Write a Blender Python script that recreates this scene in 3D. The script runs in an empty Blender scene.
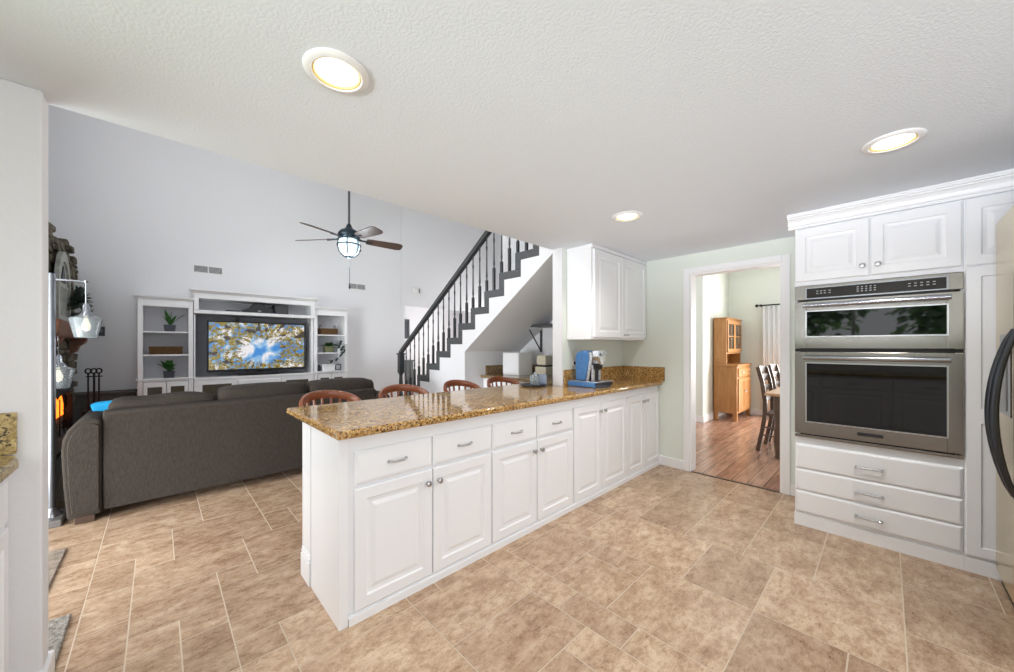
import bpy, bmesh, math, random
from mathutils import Vector, Matrix
random.seed(7)
C = bpy.context.scene.collection
SC = bpy.context.scene
PI = math.pi

# ------------------------------------------------------------------ camera, world, light, exposure
FPX, YAW = 363.7, math.radians(46.18)
cd = bpy.data.cameras.new('camera'); cam = bpy.data.objects.new('camera', cd); C.objects.link(cam)
cd.sensor_fit = 'HORIZONTAL'; cd.sensor_width = 36.0; cd.lens = FPX/1014*36
cd.shift_y = 10/1014; cd.clip_start = 0.02
cam.location = (0, 0, 1.30); cam.rotation_euler = (PI/2, 0, YAW - PI/2)
SC.camera = cam
SC.view_settings.view_transform = 'Standard'; SC.view_settings.look = 'None'
SC.view_settings.gamma = 1.0; SC.view_settings.exposure = 0.04
SC.view_settings.use_curve_mapping = False
SC.cycles.max_bounces = 10; SC.cycles.diffuse_bounces = 6; SC.cycles.glossy_bounces = 5
SC.cycles.transmission_bounces = 8; SC.cycles.sample_clamp_indirect = 6.0
SC.cycles.caustics_reflective = False; SC.cycles.caustics_refractive = False

w = bpy.data.worlds.new('sky'); SC.world = w; w.use_nodes = True
bgn = w.node_tree.nodes['Background']; bgn.inputs[0].default_value = (0.93, 0.96, 1.0, 1); bgn.inputs[1].default_value = 2.4

def area(name, loc, rot, sx, sy, power, col=(1, 1, 1)):
    l = bpy.data.lights.new(name, 'AREA'); l.shape = 'RECTANGLE'; l.size = sx; l.size_y = sy
    l.energy = power; l.color = col
    o = bpy.data.objects.new(name, l); C.objects.link(o); o.location = loc; o.rotation_euler = rot
    return o
# daylight at the patio and dining doors; the other lamps are added fills
area('daylight_patio_door', (-1.13, 3.30, 1.15), (0, -PI/2-.2, 0), 2.0, 1.7, 36, (.96, .98, 1))
area('added_high_fill', (-1.13, 3.60, 3.60), (0, -PI/2, 0), 1.3, 2.4, 46, (1, .99, .98))  # added lamp to light the living room from an unseen high opening
area('added_south_fill', (0.5, -2.9, 1.0), (PI/2+.6, 0, 0), 3.2, 2.0, 22, (.86, .93, 1))  # added kitchen fill at an unseen opening behind the camera
area('added_ground_fill', (-6.2, .35, -.05), (0, -.55, 0), 4.0, 5.0, 3600, (.90, .935, 1))  # added lamp imitating bounce off sunlit ground, lifts ceiling and oven tower
area('daylight_dining_door', (8.06, 0.35, 1.10), (0, PI/2, 0), 2.0, 1.6, 150, (1, .98, .95))
area('added_passage_fill', (6.2, 4.1, 1.5), (-PI/2, 0, 0), 1.8, 2.2, 32)  # added fill lamp in front of a solid wall, no window there
area('added_hall_fill', (5.8, 6.3, 1.3), (0, PI/2, 0), 1.8, 2.2, 62)  # added fill lamp for hall and stairs, the wall behind has no window

# ------------------------------------------------------------------ materials
def lin(c):
    return tuple((x/12.92 if x <= .04045 else ((x+.055)/1.055)**2.4) for x in [v/255 for v in c]) + (1,)
MATS = {}
def mat(name, col, rough=.5, metal=0, bump=None, vary=None, emit=None, coat=0, spec=.5, trans=0, alpha=1, aniso=None):
    """bump=(scale, strength); vary=(scale, colour2, amount) noise colour variation; aniso=stretch for grain"""
    m = bpy.data.materials.new(name); m.use_nodes = True; N = m.node_tree.nodes; L = m.node_tree.links
    b = N['Principled BSDF']; b.inputs['Base Color'].default_value = lin(col)
    b.inputs['Roughness'].default_value = rough; b.inputs['Metallic'].default_value = metal
    b.inputs['Coat Weight'].default_value = coat; b.inputs['Specular IOR Level'].default_value = spec
    b.inputs['Transmission Weight'].default_value = trans
    tc = N.new('ShaderNodeTexCoord'); mp = N.new('ShaderNodeMapping'); L.new(tc.outputs['Object'], mp.inputs[0])
    if aniso: mp.inputs['Scale'].default_value = aniso
    if vary:
        n = N.new('ShaderNodeTexNoise'); n.inputs['Scale'].default_value = vary[0]; n.inputs['Detail'].default_value = 6
        L.new(mp.outputs[0], n.inputs['Vector'])
        r = N.new('ShaderNodeValToRGB'); L.new(n.outputs['Fac'], r.inputs[0])
        r.color_ramp.elements[0].position = .5-vary[2]; r.color_ramp.elements[1].position = .5+vary[2]
        r.color_ramp.elements[0].color = lin(col); r.color_ramp.elements[1].color = lin(vary[1])
        L.new(r.outputs[0], b.inputs['Base Color'])
    if bump:
        n = N.new('ShaderNodeTexNoise'); n.inputs['Scale'].default_value = bump[0]; n.inputs['Detail'].default_value = 3
        L.new(mp.outputs[0], n.inputs['Vector'])
        bn = N.new('ShaderNodeBump'); bn.inputs['Strength'].default_value = bump[1]; bn.inputs['Distance'].default_value = .02
        L.new(n.outputs['Fac'], bn.inputs['Height']); L.new(bn.outputs[0], b.inputs['Normal'])
    if emit:
        b.inputs['Emission Color'].default_value = lin(emit[0]); b.inputs['Emission Strength'].default_value = emit[1]
    MATS[name] = m; return m
M = MATS
mat('paint_white', (226, 226, 228), .8, bump=(55, .10))
mat('paint_ceiling', (229, 235, 243), .9, bump=(105, .13))  # cool tint put into the colour to offset warm light bounced off the floor
mat('paint_green', (222, 228, 219), .75, bump=(60, .08))
mat('trim_white', (238, 238, 239), .45)
mat('cabinet_white', (238, 239, 241), .35)
mat('cabinet_gap', (120, 120, 122), .7)
mat('nickel', (186, 186, 188), .28, 1)
mat('chrome', (168, 171, 177), .2, 1)
mat('steel', (156, 152, 146), .25, 1, vary=(40, (132, 128, 123), .3), aniso=(1, 1, 30))
mat('steel_mirror', (222, 208, 178), .27, 1)  # beige in the steel colour stands for reflected warm light
mat('steel_dark', (70, 72, 76), .3, 1)
mat('black_glass', (5, 5, 6), .03, 0, spec=.55)
mat('black_gap', (14, 14, 15), .5)
mat('panel_glass', (44, 41, 40), .12)
mat('display_mark', (170, 172, 175), .5)
mat('sofa_fabric', (36, 30, 24), .95, vary=(90, (57, 48, 40), .3), bump=(220, .25), aniso=(1, 1, .3))
mat('sofa_foot', (70, 50, 38), .5)
mat('wood_stool', (122, 62, 32), .3, vary=(9, (158, 92, 56), .3), coat=.3, aniso=(1, 1, .25))
mat('wood_pine', (160, 108, 56), .4, vary=(5, (188, 138, 84), .25), aniso=(6, 6, .8))
mat('wood_mantel', (84, 48, 28), .5, vary=(7, (118, 72, 44), .25), aniso=(5, .6, 5))
mat('wood_chair', (70, 52, 42), .45, vary=(8, (98, 74, 58), .25))
mat('wood_blade', (62, 46, 38), .45, vary=(12, (84, 62, 50), .25))
mat('table_top', (196, 160, 122), .35, vary=(6, (168, 128, 92), .25))
mat('stair_paint', (76, 77, 79), .5)
mat('rail_paint', (60, 62, 64), .35)
mat('fan_metal', (52, 64, 72), .3, .8)
mat('black_iron', (22, 22, 23), .5, .4)
mat('black_plastic', (20, 20, 22), .4)
mat('grey_plastic', (58, 58, 62), .45)
mat('niche_grey', (130, 131, 136), .7)
mat('shelf_back', (205, 205, 209), .7)
mat('cabinet_glass', (92, 86, 74), .1)
mat('coffee_blue', (58, 108, 165), .3, .35, vary=(90, (92, 140, 195), .3))
mat('coffee_silver', (200, 203, 208), .22, .9)
mat('leaf', (36, 84, 34), .5, vary=(18, (70, 122, 48), .25))
mat('tree_leaf', (92, 128, 84), .6, vary=(3, (150, 178, 140), .2))
mat('pole_steel', (128, 132, 138), .3, 1)
mat('leaf_dark', (30, 44, 38), .6, vary=(18, (62, 78, 68), .25))
mat('leaf_olive', (60, 70, 40), .6)
mat('pot_grey', (62, 66, 74), .6)
mat('pot_olive', (110, 112, 78), .7)
mat('wicker', (142, 108, 68), .8, vary=(60, (92, 66, 42), .2), bump=(120, .8), aniso=(1, 1, 3))
mat('blue_fabric', (30, 160, 215), .85, bump=(150, .2))
mat('stone', (56, 52, 42), .9, vary=(9, (112, 104, 86), .2), bump=(40, .9))
mat('stone_dark', (74, 72, 70), .85, vary=(14, (100, 97, 92), .25), bump=(40, .5))
mat('hearth_tile', (168, 184, 190), .35)
mat('firebox_black', (16, 15, 15), .7)
mat('flame', (255, 140, 40), .6, emit=((255, 120, 30), 2.6))
mat('log_bark', (70, 48, 36), .9, bump=(40, .8))
mat('weathered_white', (176, 178, 172), .8, vary=(16, (134, 136, 130), .25))
mat('rug_pile', (108, 104, 98), .95, vary=(55, (182, 174, 162), .2), bump=(160, .8))
mat('mat_pile', (120, 108, 98), .95, vary=(26, (170, 152, 134), .2), bump=(160, .8))
mat('lamp_base_stone', (128, 124, 120), .35, vary=(10, (86, 82, 80), .25))
mat('bulb_glow', (255, 240, 215), .4, emit=((255, 236, 205), 1.5))
mat('fan_glow', (240, 250, 255), .3, emit=((205, 232, 250), .95))
mat('can_lens', (255, 252, 244), .4, emit=((255, 246, 228), 4.5))
mat('can_baffle', (236, 206, 130), .5)
mat('curtain_white', (232, 232, 230), .9)
mat('curtain_grey', (186, 190, 194), .9)
mat('cream_card', (214, 206, 184), .7)
mat('ceramic_blue', (150, 164, 188), .3)
mat('outside_ground', (96, 110, 70), .95)
mat('vent_slot', (108, 108, 110), .7)
mat('plate_plastic', (228, 228, 226), .4)
mat('brown_runner', (58, 42, 36), .8)
def glass(name, tint=(245, 250, 252), rough=.02, ior=1.45):
    m = mat(name, tint, rough, 0, trans=1); m.node_tree.nodes['Principled BSDF'].inputs['IOR'].default_value = ior; return m
glass('clear_glass'); glass('ribbed_glass', (226, 236, 242), .12); MATS['ribbed_glass'].node_tree.nodes['Principled BSDF'].inputs['Transmission Weight'].default_value = .78

def node_mat(name):
    m = bpy.data.materials.new(name); m.use_nodes = True; MATS[name] = m
    N = m.node_tree.nodes; L = m.node_tree.links; b = N['Principled BSDF']
    tc = N.new('ShaderNodeTexCoord')
    return m, N, L, b, tc
def ramp(N, L, src, stops, interp='LINEAR'):
    r = N.new('ShaderNodeValToRGB'); L.new(src, r.inputs[0]); e = r.color_ramp.elements
    r.color_ramp.interpolation = interp
    while len(e) < len(stops): e.new(.5)
    for k, (p, c) in enumerate(stops): e[k].position = p; e[k].color = lin(c)
    return r.outputs[0]
def noise(N, L, vec, scale, detail=5, rough=.6, dist=0):
    n = N.new('ShaderNodeTexNoise'); n.inputs['Scale'].default_value = scale; n.inputs['Detail'].default_value = detail
    n.inputs['Roughness'].default_value = rough; n.inputs['Distortion'].default_value = dist
    L.new(vec, n.inputs['Vector']); return n.outputs['Fac']
def mix(N, L, a, b, f, mode='MIX'):
    m = N.new('ShaderNodeMix'); m.data_type = 'RGBA'; m.blend_type = mode
    if isinstance(f, float): m.inputs[0].default_value = f
    else: L.new(f, m.inputs[0])
    for s, k in ((a, 6), (b, 7)):
        if isinstance(s, tuple): m.inputs[k].default_value = s
        else: L.new(s, m.inputs[k])
    return m.outputs[2]

def granite(name, stops, dark, scale):
    m, N, L, b, tc = node_mat(name); v = tc.outputs['Object']
    n1 = noise(N, L, v, 60*scale, 4, .7, .6)
    c = ramp(N, L, n1, stops)
    vo = N.new('ShaderNodeTexVoronoi'); vo.inputs['Scale'].default_value = 110*scale; L.new(v, vo.inputs['Vector'])
    k = ramp(N, L, noise(N, L, v, 85*scale, 3, .6), [(.40, (0, 0, 0)), (.44, (255, 255, 255))])
    c2 = mix(N, L, dark, c, k)
    wv = ramp(N, L, noise(N, L, v, 7*scale, 4, .6, 1.0), [(.3, (190, 176, 150)), (.65, (255, 255, 255))])
    c3 = mix(N, L, c2, wv, .6, 'MULTIPLY')
    L.new(c3, b.inputs['Base Color']); b.inputs['Roughness'].default_value = .07; b.inputs['Specular IOR Level'].default_value = .6
granite('granite', [(.30, (88, 58, 28)), (.42, (164, 116, 56)), (.52, (206, 164, 98)), (.66, (230, 208, 164)), (.8, (172, 130, 76))], lin((58, 42, 28)), 1.1)
granite('granite_nook', [(.30, (84, 68, 48)), (.45, (140, 116, 84)), (.58, (178, 154, 120)), (.8, (150, 124, 92))], lin((60, 48, 36)), .8)
granite('granite_olive', [(.30, (96, 80, 44)), (.45, (160, 136, 80)), (.58, (206, 184, 130)), (.8, (176, 152, 96))], lin((74, 62, 38)), .8)

MATS['granite_olive'].node_tree.nodes['Principled BSDF'].inputs['Roughness'].default_value = .3
# travertine tiles: colour varies by tile (attribute) and by veining
m, N, L, b, tc = node_mat('travertine'); v = tc.outputs['Object']
at = N.new('ShaderNodeAttribute'); at.attribute_name = 'tile'
mp = N.new('ShaderNodeMapping'); L.new(v, mp.inputs[0]); mp.inputs['Scale'].default_value = (1, 1.7, 1)
vadd = N.new('ShaderNodeVectorMath'); vadd.operation = 'ADD'; L.new(mp.outputs[0], vadd.inputs[0]); L.new(at.outputs['Vector'], vadd.inputs[1])
n1 = noise(N, L, vadd.outputs[0], 5, 10, .72, .15)
c1 = ramp(N, L, n1, [(.28, (158, 130, 106)), (.42, (194, 167, 141)), (.55, (212, 188, 162)), (.72, (228, 208, 184))])
n2 = noise(N, L, vadd.outputs[0], 14, 12, .85, .2)
c2 = ramp(N, L, n2, [(.36, (118, 90, 68)), (.45, (206, 190, 172)), (.54, (255, 255, 255))])
c3 = mix(N, L, c1, c2, .6, 'MULTIPLY')
sp = N.new('ShaderNodeSeparateXYZ'); L.new(at.outputs['Vector'], sp.inputs[0])
fr = N.new('ShaderNodeMath'); fr.operation = 'FRACT'; L.new(sp.outputs[0], fr.inputs[0])
pit = ramp(N, L, noise(N, L, vadd.outputs[0], 48, 6, .7, .1), [(.33, (170, 142, 118)), (.42, (255, 255, 255))])
c3 = mix(N, L, c3, pit, .7, 'MULTIPLY')
tv = ramp(N, L, fr.outputs[0], [(0, (224, 216, 210)), (1, (255, 252, 248))])
c4 = mix(N, L, c3, tv, 1.0, 'MULTIPLY')
L.new(c4, b.inputs['Base Color']); b.inputs['Roughness'].default_value = .26
bn = N.new('ShaderNodeBump'); bn.inputs['Strength'].default_value = .06; L.new(n2, bn.inputs['Height']); L.new(bn.outputs[0], b.inputs['Normal'])
mat('grout', (203, 185, 163), .85)

# dining room wood planks
m, N, L, b, tc = node_mat('plank_floor'); v = tc.outputs['Object']
bk = N.new('ShaderNodeTexBrick'); L.new(v, bk.inputs['Vector']); bk.inputs['Scale'].default_value = 1
bk.inputs['Brick Width'].default_value = 1.1; bk.inputs['Row Height'].default_value = .13; bk.inputs['Mortar Size'].default_value = .003
bk.inputs['Color1'].default_value = lin((164, 122, 100)); bk.inputs['Color2'].default_value = lin((190, 150, 126)); bk.inputs['Mortar'].default_value = lin((76, 48, 34))
mp = N.new('ShaderNodeMapping'); L.new(v, mp.inputs[0]); mp.inputs['Scale'].default_value = (1, 8, 1)
g = ramp(N, L, noise(N, L, mp.outputs[0], 3, 7, .65, .5), [(.3, (150, 140, 135)), (.6, (255, 255, 255))])
L.new(mix(N, L, bk.outputs['Color'], g, .7, 'MULTIPLY'), b.inputs['Base Color']); b.inputs['Roughness'].default_value = .22

# picture on the television screen: looking up through trees to a blue sky (screen emits)
m, N, L, b, tc = node_mat('screen_picture'); v = tc.outputs['Object']
sx = N.new('ShaderNodeSeparateXYZ'); L.new(v, sx.inputs[0])
def mth(op, a, bb=None):
    k = N.new('ShaderNodeMath'); k.operation = op
    for i, s in enumerate((a, bb)):
        if s is None: continue
        if isinstance(s, (int, float)): k.inputs[i].default_value = s
        else: L.new(s, k.inputs[i])
    return k.outputs[0]
dx = mth('SUBTRACT', sx.outputs[0], .02); dz = mth('SUBTRACT', sx.outputs[2], .34)
ang = mth('ARCTAN2', dz, dx); rad = mth('SQRT', mth('ADD', mth('MULTIPLY', dx, dx), mth('MULTIPLY', mth('MULTIPLY', dz, dz), 2.2)))
cb = N.new('ShaderNodeCombineXYZ'); L.new(mth('MULTIPLY', ang, 3.0), cb.inputs[0]); L.new(mth('MULTIPLY', rad, 3.0), cb.inputs[1])
sky = ramp(N, L, noise(N, L, v, 4.5, 3, .5, .3), [(.44, (64, 144, 220)), (.51, (150, 196, 236)), (.57, (246, 242, 246))])
cr = N.new('ShaderNodeCombineXYZ'); L.new(mth('MULTIPLY', ang, 2.6), cr.inputs[0]); L.new(mth('MULTIPLY', rad, 4.0), cr.inputs[1])
lf = mth('ADD', mth('MULTIPLY', noise(N, L, cr.outputs[0], 2.8, 8, .8, .4), .55), mth('MULTIPLY', noise(N, L, v, 20, 8, .75, .5), .45))
lr = mth('ADD', lf, mth('MULTIPLY', mth('SUBTRACT', mth('MINIMUM', rad, .30), .26), .75))
leafc = ramp(N, L, noise(N, L, v, 26, 5, .7), [(.32, (52, 46, 16)), (.46, (130, 112, 32)), (.6, (176, 156, 66)), (.74, (216, 196, 140))])
lm = ramp(N, L, lr, [(.50, (0, 0, 0)), (.53, (255, 255, 255))])
p1 = mix(N, L, sky, leafc, lm)
tr = noise(N, L, cb.outputs[0], 1.9, 2, .4)
tm = ramp(N, L, tr, [(.37, (255, 255, 255)), (.385, (0, 0, 0))])
rm = ramp(N, L, rad, [(.18, (0, 0, 0)), (.30, (255, 255, 255))])
tmm = mix(N, L, tm, rm, 1.0, 'MULTIPLY')
p2 = mix(N, L, p1, lin((72, 62, 52)), tmm)
b.inputs['Base Color'].default_value = (.01, .01, .01, 1); L.new(p2, b.inputs['Emission Color']); b.inputs['Emission Strength'].default_value = .85
b.inputs['Roughness'].default_value = .3

# ------------------------------------------------------------------ mesh helpers
ORG = {}; Z0 = Vector((0, 0, 1))
def BM(): return bmesh.new()
def bx(bm, x0, x1, y0, y1, z0, z1):
    if x0 > x1: x0, x1 = x1, x0
    if y0 > y1: y0, y1 = y1, y0
    if z0 > z1: z0, z1 = z1, z0
    v = [bm.verts.new(p) for p in ((x0,y0,z0),(x1,y0,z0),(x1,y1,z0),(x0,y1,z0),(x0,y0,z1),(x1,y0,z1),(x1,y1,z1),(x0,y1,z1))]
    for f in ((0,3,2,1),(4,5,6,7),(0,1,5,4),(1,2,6,5),(2,3,7,6),(3,0,4,7)): bm.faces.new([v[i] for i in f])
    return v
def prism(bm, poly, axis, a, b):
    """poly: 2-D outline in the other two axes (x: y,z; y: x,z; z: x,y) extruded from a to b"""
    def P(p, t): return {'x': (t, p[0], p[1]), 'y': (p[0], t, p[1]), 'z': (p[0], p[1], t)}[axis]
    A = [bm.verts.new(P(p, a)) for p in poly]; B = [bm.verts.new(P(p, b)) for p in poly]; n = len(poly)
    fs = [bm.faces.new(A), bm.faces.new(B[::-1])]
    for i in range(n): fs.append(bm.faces.new((A[i], B[i], B[(i+1) % n], A[(i+1) % n])))
    bmesh.ops.recalc_face_normals(bm, faces=bm.faces[:])
def tube(bm, pts, r, seg=10, cap=True):
    pts = [Vector(p) for p in pts]; rs = r if isinstance(r, (list, tuple)) else [r]*len(pts); rings = []
    a = None
    for i, p in enumerate(pts):
        t = (pts[min(i+1, len(pts)-1)] - pts[max(i-1, 0)]).normalized()
        if a is None: a = t.cross(Z0) if abs(t.z) < .95 else t.cross(Vector((1, 0, 0)))
        else: a = a - t*a.dot(t)
        a.normalize(); c = t.cross(a)
        rings.append([bm.verts.new(p + a*rs[i]*math.cos(2*PI*k/seg) + c*rs[i]*math.sin(2*PI*k/seg)) for k in range(seg)])
    for i in range(len(rings)-1):
        for k in range(seg): bm.faces.new((rings[i][k], rings[i][(k+1) % seg], rings[i+1][(k+1) % seg], rings[i+1][k]))
    if cap: bm.faces.new(rings[0][::-1]); bm.faces.new(rings[-1])
    bmesh.ops.recalc_face_normals(bm, faces=bm.faces[:])
def lathe(bm, prof, c, axis=(0, 0, 1), seg=24, cap=True):
    """prof: (radius, height) pairs along axis from c"""
    ax = Vector(axis).normalized(); a = ax.cross(Vector((0, 0, 1)))
    if a.length < .05: a = Vector((1, 0, 0))
    a.normalize(); d = ax.cross(a); c = Vector(c); rings = []
    for r, h in prof:
        rings.append([bm.verts.new(c + ax*h + a*r*math.cos(2*PI*k/seg) + d*r*math.sin(2*PI*k/seg)) for k in range(seg)])
    for i in range(len(rings)-1):
        for k in range(seg): bm.faces.new((rings[i][k], rings[i][(k+1) % seg], rings[i+1][(k+1) % seg], rings[i+1][k]))
    if cap: bm.faces.new(rings[0][::-1]); bm.faces.new(rings[-1])
    bmesh.ops.recalc_face_normals(bm, faces=bm.faces[:])
def blob(bm, c, r, sub=2, jit=.0, sc=(1, 1, 1)):
    mt = Matrix.Translation(c) @ Matrix.Diagonal((*[r*s for s in sc], 1))
    vs = bmesh.ops.create_icosphere(bm, subdivisions=sub, radius=1, matrix=mt)['verts']
    for v in vs: v.co += Vector((random.uniform(-1, 1), random.uniform(-1, 1), random.uniform(-1, 1)))*r*jit
def rings_panel(bm, O, U, V, Nn, W, H, rings):
    """nested rectangles (inset, height) on a plane: a door or drawer front with real mouldings"""
    O, U, V, Nn = Vector(O), Vector(U), Vector(V), Vector(Nn); R = []
    for i, h in rings:
        R.append([bm.verts.new(O + U*u + V*v + Nn*h) for u, v in ((i, i), (W-i, i), (W-i, H-i), (i, H-i))])
    for a, b2 in zip(R, R[1:]):
        for k in range(4): bm.faces.new((a[k], a[(k+1) % 4], b2[(k+1) % 4], b2[k]))
    bm.faces.new(R[-1]); bm.faces.new(R[0][::-1])
    bmesh.ops.recalc_face_normals(bm, faces=bm.faces[:])
RAISED = [(0, 0), (0, .017), (.004, .020), (.055, .020), (.061, .0135), (.072, .012), (.080, .012), (.100, .0185)]
FLAT = [(0, 0), (0, .012), (.010, .020)]
SHAKER = [(0, 0), (0, .017), (.004, .020), (.055, .020), (.060, .012)]

def obj(name, bm, m, parent=None, bevel=0, seg=2, smooth=False, kind=None, sub=0, auto=None):
    me = bpy.data.meshes.new(name)
    if parent is None:
        co = [v.co for v in bm.verts]
        off = Vector(((min(c.x for c in co)+max(c.x for c in co))/2, (min(c.y for c in co)+max(c.y for c in co))/2, min(c.z for c in co)))
    else: off = ORG[parent.name]
    bmesh.ops.translate(bm, verts=bm.verts[:], vec=-off)
    bm.to_mesh(me); bm.free()
    ms = m if isinstance(m, (list, tuple)) else [m]
    for k in ms: me.materials.append(MATS[k])
    o = bpy.data.objects.new(name, me); C.objects.link(o); ORG[o.name] = off
    if parent is None: o.location = off
    else: o.parent = parent
    if bevel:
        d = o.modifiers.new('bevel', 'BEVEL'); d.width = bevel; d.segments = seg; d.limit_method = 'ANGLE'; d.angle_limit = .6
    if sub:
        d = o.modifiers.new('sub', 'SUBSURF'); d.levels = sub; d.render_levels = sub
    if smooth: me.shade_smooth()
    if smooth and auto is None: me.set_sharp_from_angle(angle=math.radians(42))
    if kind: o['kind'] = kind
    return o
def thing(name, label, cat, loc, group=None):
    o = bpy.data.objects.new(name, None); C.objects.link(o); o.location = loc; o.empty_display_size = .1
    ORG[o.name] = Vector(loc); return tag(o, label, cat, group)
def tag(o, label, cat, group=None):
    o['label'] = label; o['category'] = cat
    if group: o['group'] = group
    return o
def struct(name, bm, m, bevel=0, **k): return obj(name, bm, m, bevel=bevel, kind='structure', **k)
def box(name, x0, x1, y0, y1, z0, z1, m, parent=None, bevel=0, **k):
    bm = BM(); bx(bm, x0, x1, y0, y1, z0, z1); return obj(name, bm, m, parent, bevel, **k)
def sbox(name, x0, x1, y0, y1, z0, z1, m, **k): return box(name, x0, x1, y0, y1, z0, z1, m, kind='structure', **k)
def dup(root, loc, rz=0, label=None, group=None):
    r = root.copy(); C.objects.link(r); r.location = loc; r.rotation_euler = (0, 0, rz)
    if label: r['label'] = label
    if group: r['group'] = group
    for ch in list(root.children):
        c = ch.copy(); C.objects.link(c); c.parent = r
        for g in ch.children:
            d = g.copy(); C.objects.link(d); d.parent = c
    return r
X_, Y_, Z_ = Vector((1, 0, 0)), Vector((0, 1, 0)), Vector((0, 0, 1))

# ------------------------------------------------------------------ floor
KX = 3.98      # kitchen right wall
def tile_floor():
    """modular travertine pattern of three tile sizes with open joints over a grout bed"""
    g = .17; i0, i1, j0, j1 = -8, 34, -30, 36          # modular grid through the point (.242, 2.32)
    ox, oy = .242, 2.32
    rnd = random.Random(21); used = set(); bm = BM(); lay = bm.loops.layers.float_color.new('tile')
    sizes = [(2, 3), (3, 2), (3, 4), (3, 3), (3, 3), (2, 2), (4, 3), (1, 2)]
    def lay_tile(i, j, a, c):
        used.update((i+p, j+q) for p in range(a) for q in range(c))
        X0, X1, Y0, Y1 = ox+i*g, ox+(i+a)*g, oy+j*g, oy+(j+c)*g
        if Y0 < 4.2: X1 = min(X1, KX)
        if X1 <= X0+.02 or X0 > 6.0: return
        h = .0028; t = (rnd.random()*9, rnd.random()*9, rnd.random()*9, 1)
        nb = len(bm.faces); bx(bm, X0+h, X1-h, Y0+h, Y1-h, -.02, 0); bm.faces.ensure_lookup_table()
        for f in bm.faces[nb:]:
            f.material_index = 0
            for lp in f.loops: lp[lay] = t
    for seed in ((-2, 2, 3, 2), (-2, 0, 2, 2), (1, 1, 3, 3), (0, -2, 3, 3), (0, 1, 1, 1), (-1, 4, 3, 3), (-2, 4, 1, 1), (-3, 5, 2, 2), (-3, 7, 3, 3), (0, 7, 2, 2),
                 (8, -13, 3, 2), (11, -14, 3, 3), (8, -11, 3, 3), (11, -11, 3, 2), (14, -12, 3, 2), (14, -14, 3, 2), (13, -17, 3, 3)): lay_tile(*seed)
    for j in range(j0, j1):
        for i in range(i0, i1):
            if (i, j) in used: continue
            order = sizes[:]; rnd.shuffle(order)
            for (a, c) in order + [(1, 1)]:
                cells = [(i+p, j+q) for p in range(a) for q in range(c)]
                if any(k in used or k[0] >= i1 or k[1] >= j1 for k in cells): continue
                lay_tile(i, j, a, c); break
    nb = len(bm.faces); bx(bm, -1.1, 3.97, -2.8, 4.28, -.06, -.0008); bx(bm, -1.1, 6.1, 4.28, 8.3, -.06, -.0008); bm.faces.ensure_lookup_table()
    for f in bm.faces[nb:]: f.material_index = 1
    # keep the mesh origin at the world origin so the veining is stable
    return struct('floor', bm, ['travertine', 'grout'])
tile_floor()
sbox('floor_dining', KX, 8.3, -3.0, 4.3, -.06, .002, 'plank_floor')
sbox('ground_outside', -9, -1.16, -6, 9, -.3, -.10, 'outside_ground')

# ------------------------------------------------------------------ shell
CZ = 2.25
sbox('ceiling_kitchen', -1.12, KX, -2.8, 2.28, CZ, CZ+.30, 'paint_ceiling')
sbox('wall_above_kitchen', -1.12, 3.98, 2.16, 2.28, CZ+.301, 4.9, 'paint_white')
sbox('ceiling_living', -1.12, 6.1, 2.28, 8.3, 4.9, 5.0, 'paint_ceiling')
# wall between kitchen and living, left stub and right stub
bm = BM(); bx(bm, -1.0, -.31, 2.17, 2.28, 0, CZ); struct('wall_stub_left', bm, 'paint_white', .006)
bm = BM(); bx(bm, 2.83, KX, 2.17, 2.28, 0, CZ); struct('wall_kitchen_back', bm, ['paint_green'])
sbox('trim_stub_end', 2.816, 2.829, 2.168, 2.282, .0, CZ, 'paint_white')
sbox('baseboard_left', -.36, -.296, 2.152, 2.294, 0, .095, 'trim_white', bevel=.006)
# west wall with kitchen window and patio door / high window openings
def wall_holes(name, axis, pos, th, a0, a1, z0, z1, holes, m):
    """wall slab (normal along axis) with rectangular holes (a0,a1,z0,z1)"""
    bm = BM(); As = sorted({a0, a1, *[h[0] for h in holes], *[h[1] for h in holes]}); Zs = sorted({z0, z1, *[h[2] for h in holes], *[h[3] for h in holes]})
    for p, q in zip(As, As[1:]):
        for r, s in zip(Zs, Zs[1:]):
            if any(h[0] <= p and q <= h[1] and h[2] <= r and s <= h[3] for h in holes): continue
            if axis == 'x': bx(bm, pos, pos+th, p, q, r, s)
            else: bx(bm, p, q, pos, pos+th, r, s)
    bmesh.ops.remove_doubles(bm, verts=bm.verts[:], dist=1e-5)
    return struct(name, bm, m)
wall_holes('wall_west', 'x', -1.12, .12, -2.8, 8.3, 0, 5.0, [(-.85, 1.55, 1.08, 2.1), (2.45, 4.15, 0, 2.1), (2.4, 4.8, 2.95, 4.25)], 'paint_white')
wall_holes('wall_south', 'y', -2.8, .12, -1.12, KX, 0, 2.3, [(-1.0, 2.2, 0, 2.12)], 'paint_white')
wall_holes('wall_east', 'x', KX, .12, -2.8, 2.28, 0, 2.45, [(.637, 1.407, 0, 2.045)], 'paint_green')
sbox('wall_pantry_back', 2.4, KX, -1.32, -1.2, 0, CZ, 'paint_white')
sbox('wall_television', -1.0, 3.393, 6.5, 6.62, 0, 4.9, 'paint_white'); sbox('wall_television_end', 3.394, 3.47, 6.5, 6.62, 0, 2.089, 'paint_white')
sbox('wall_bulkhead', 3.394, 6.0, 6.49, 6.61, 2.09, 4.9, 'paint_white')
sbox('wall_stair_side', 3.88, 3.98, 2.28, 4.0, 0, 4.9, 'paint_white')
sbox('wall_hall', 3.35, 6.1, 8.1, 8.2, 0, 2.6, 'paint_white')
sbox('wall_hall_right', 6.0, 6.1, 4.3, 8.1, 0, 4.9, 'paint_white')
sbox('ceiling_hall', 3.2, 6.0, 6.62, 8.2, 2.6, 2.7, 'paint_ceiling')
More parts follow.
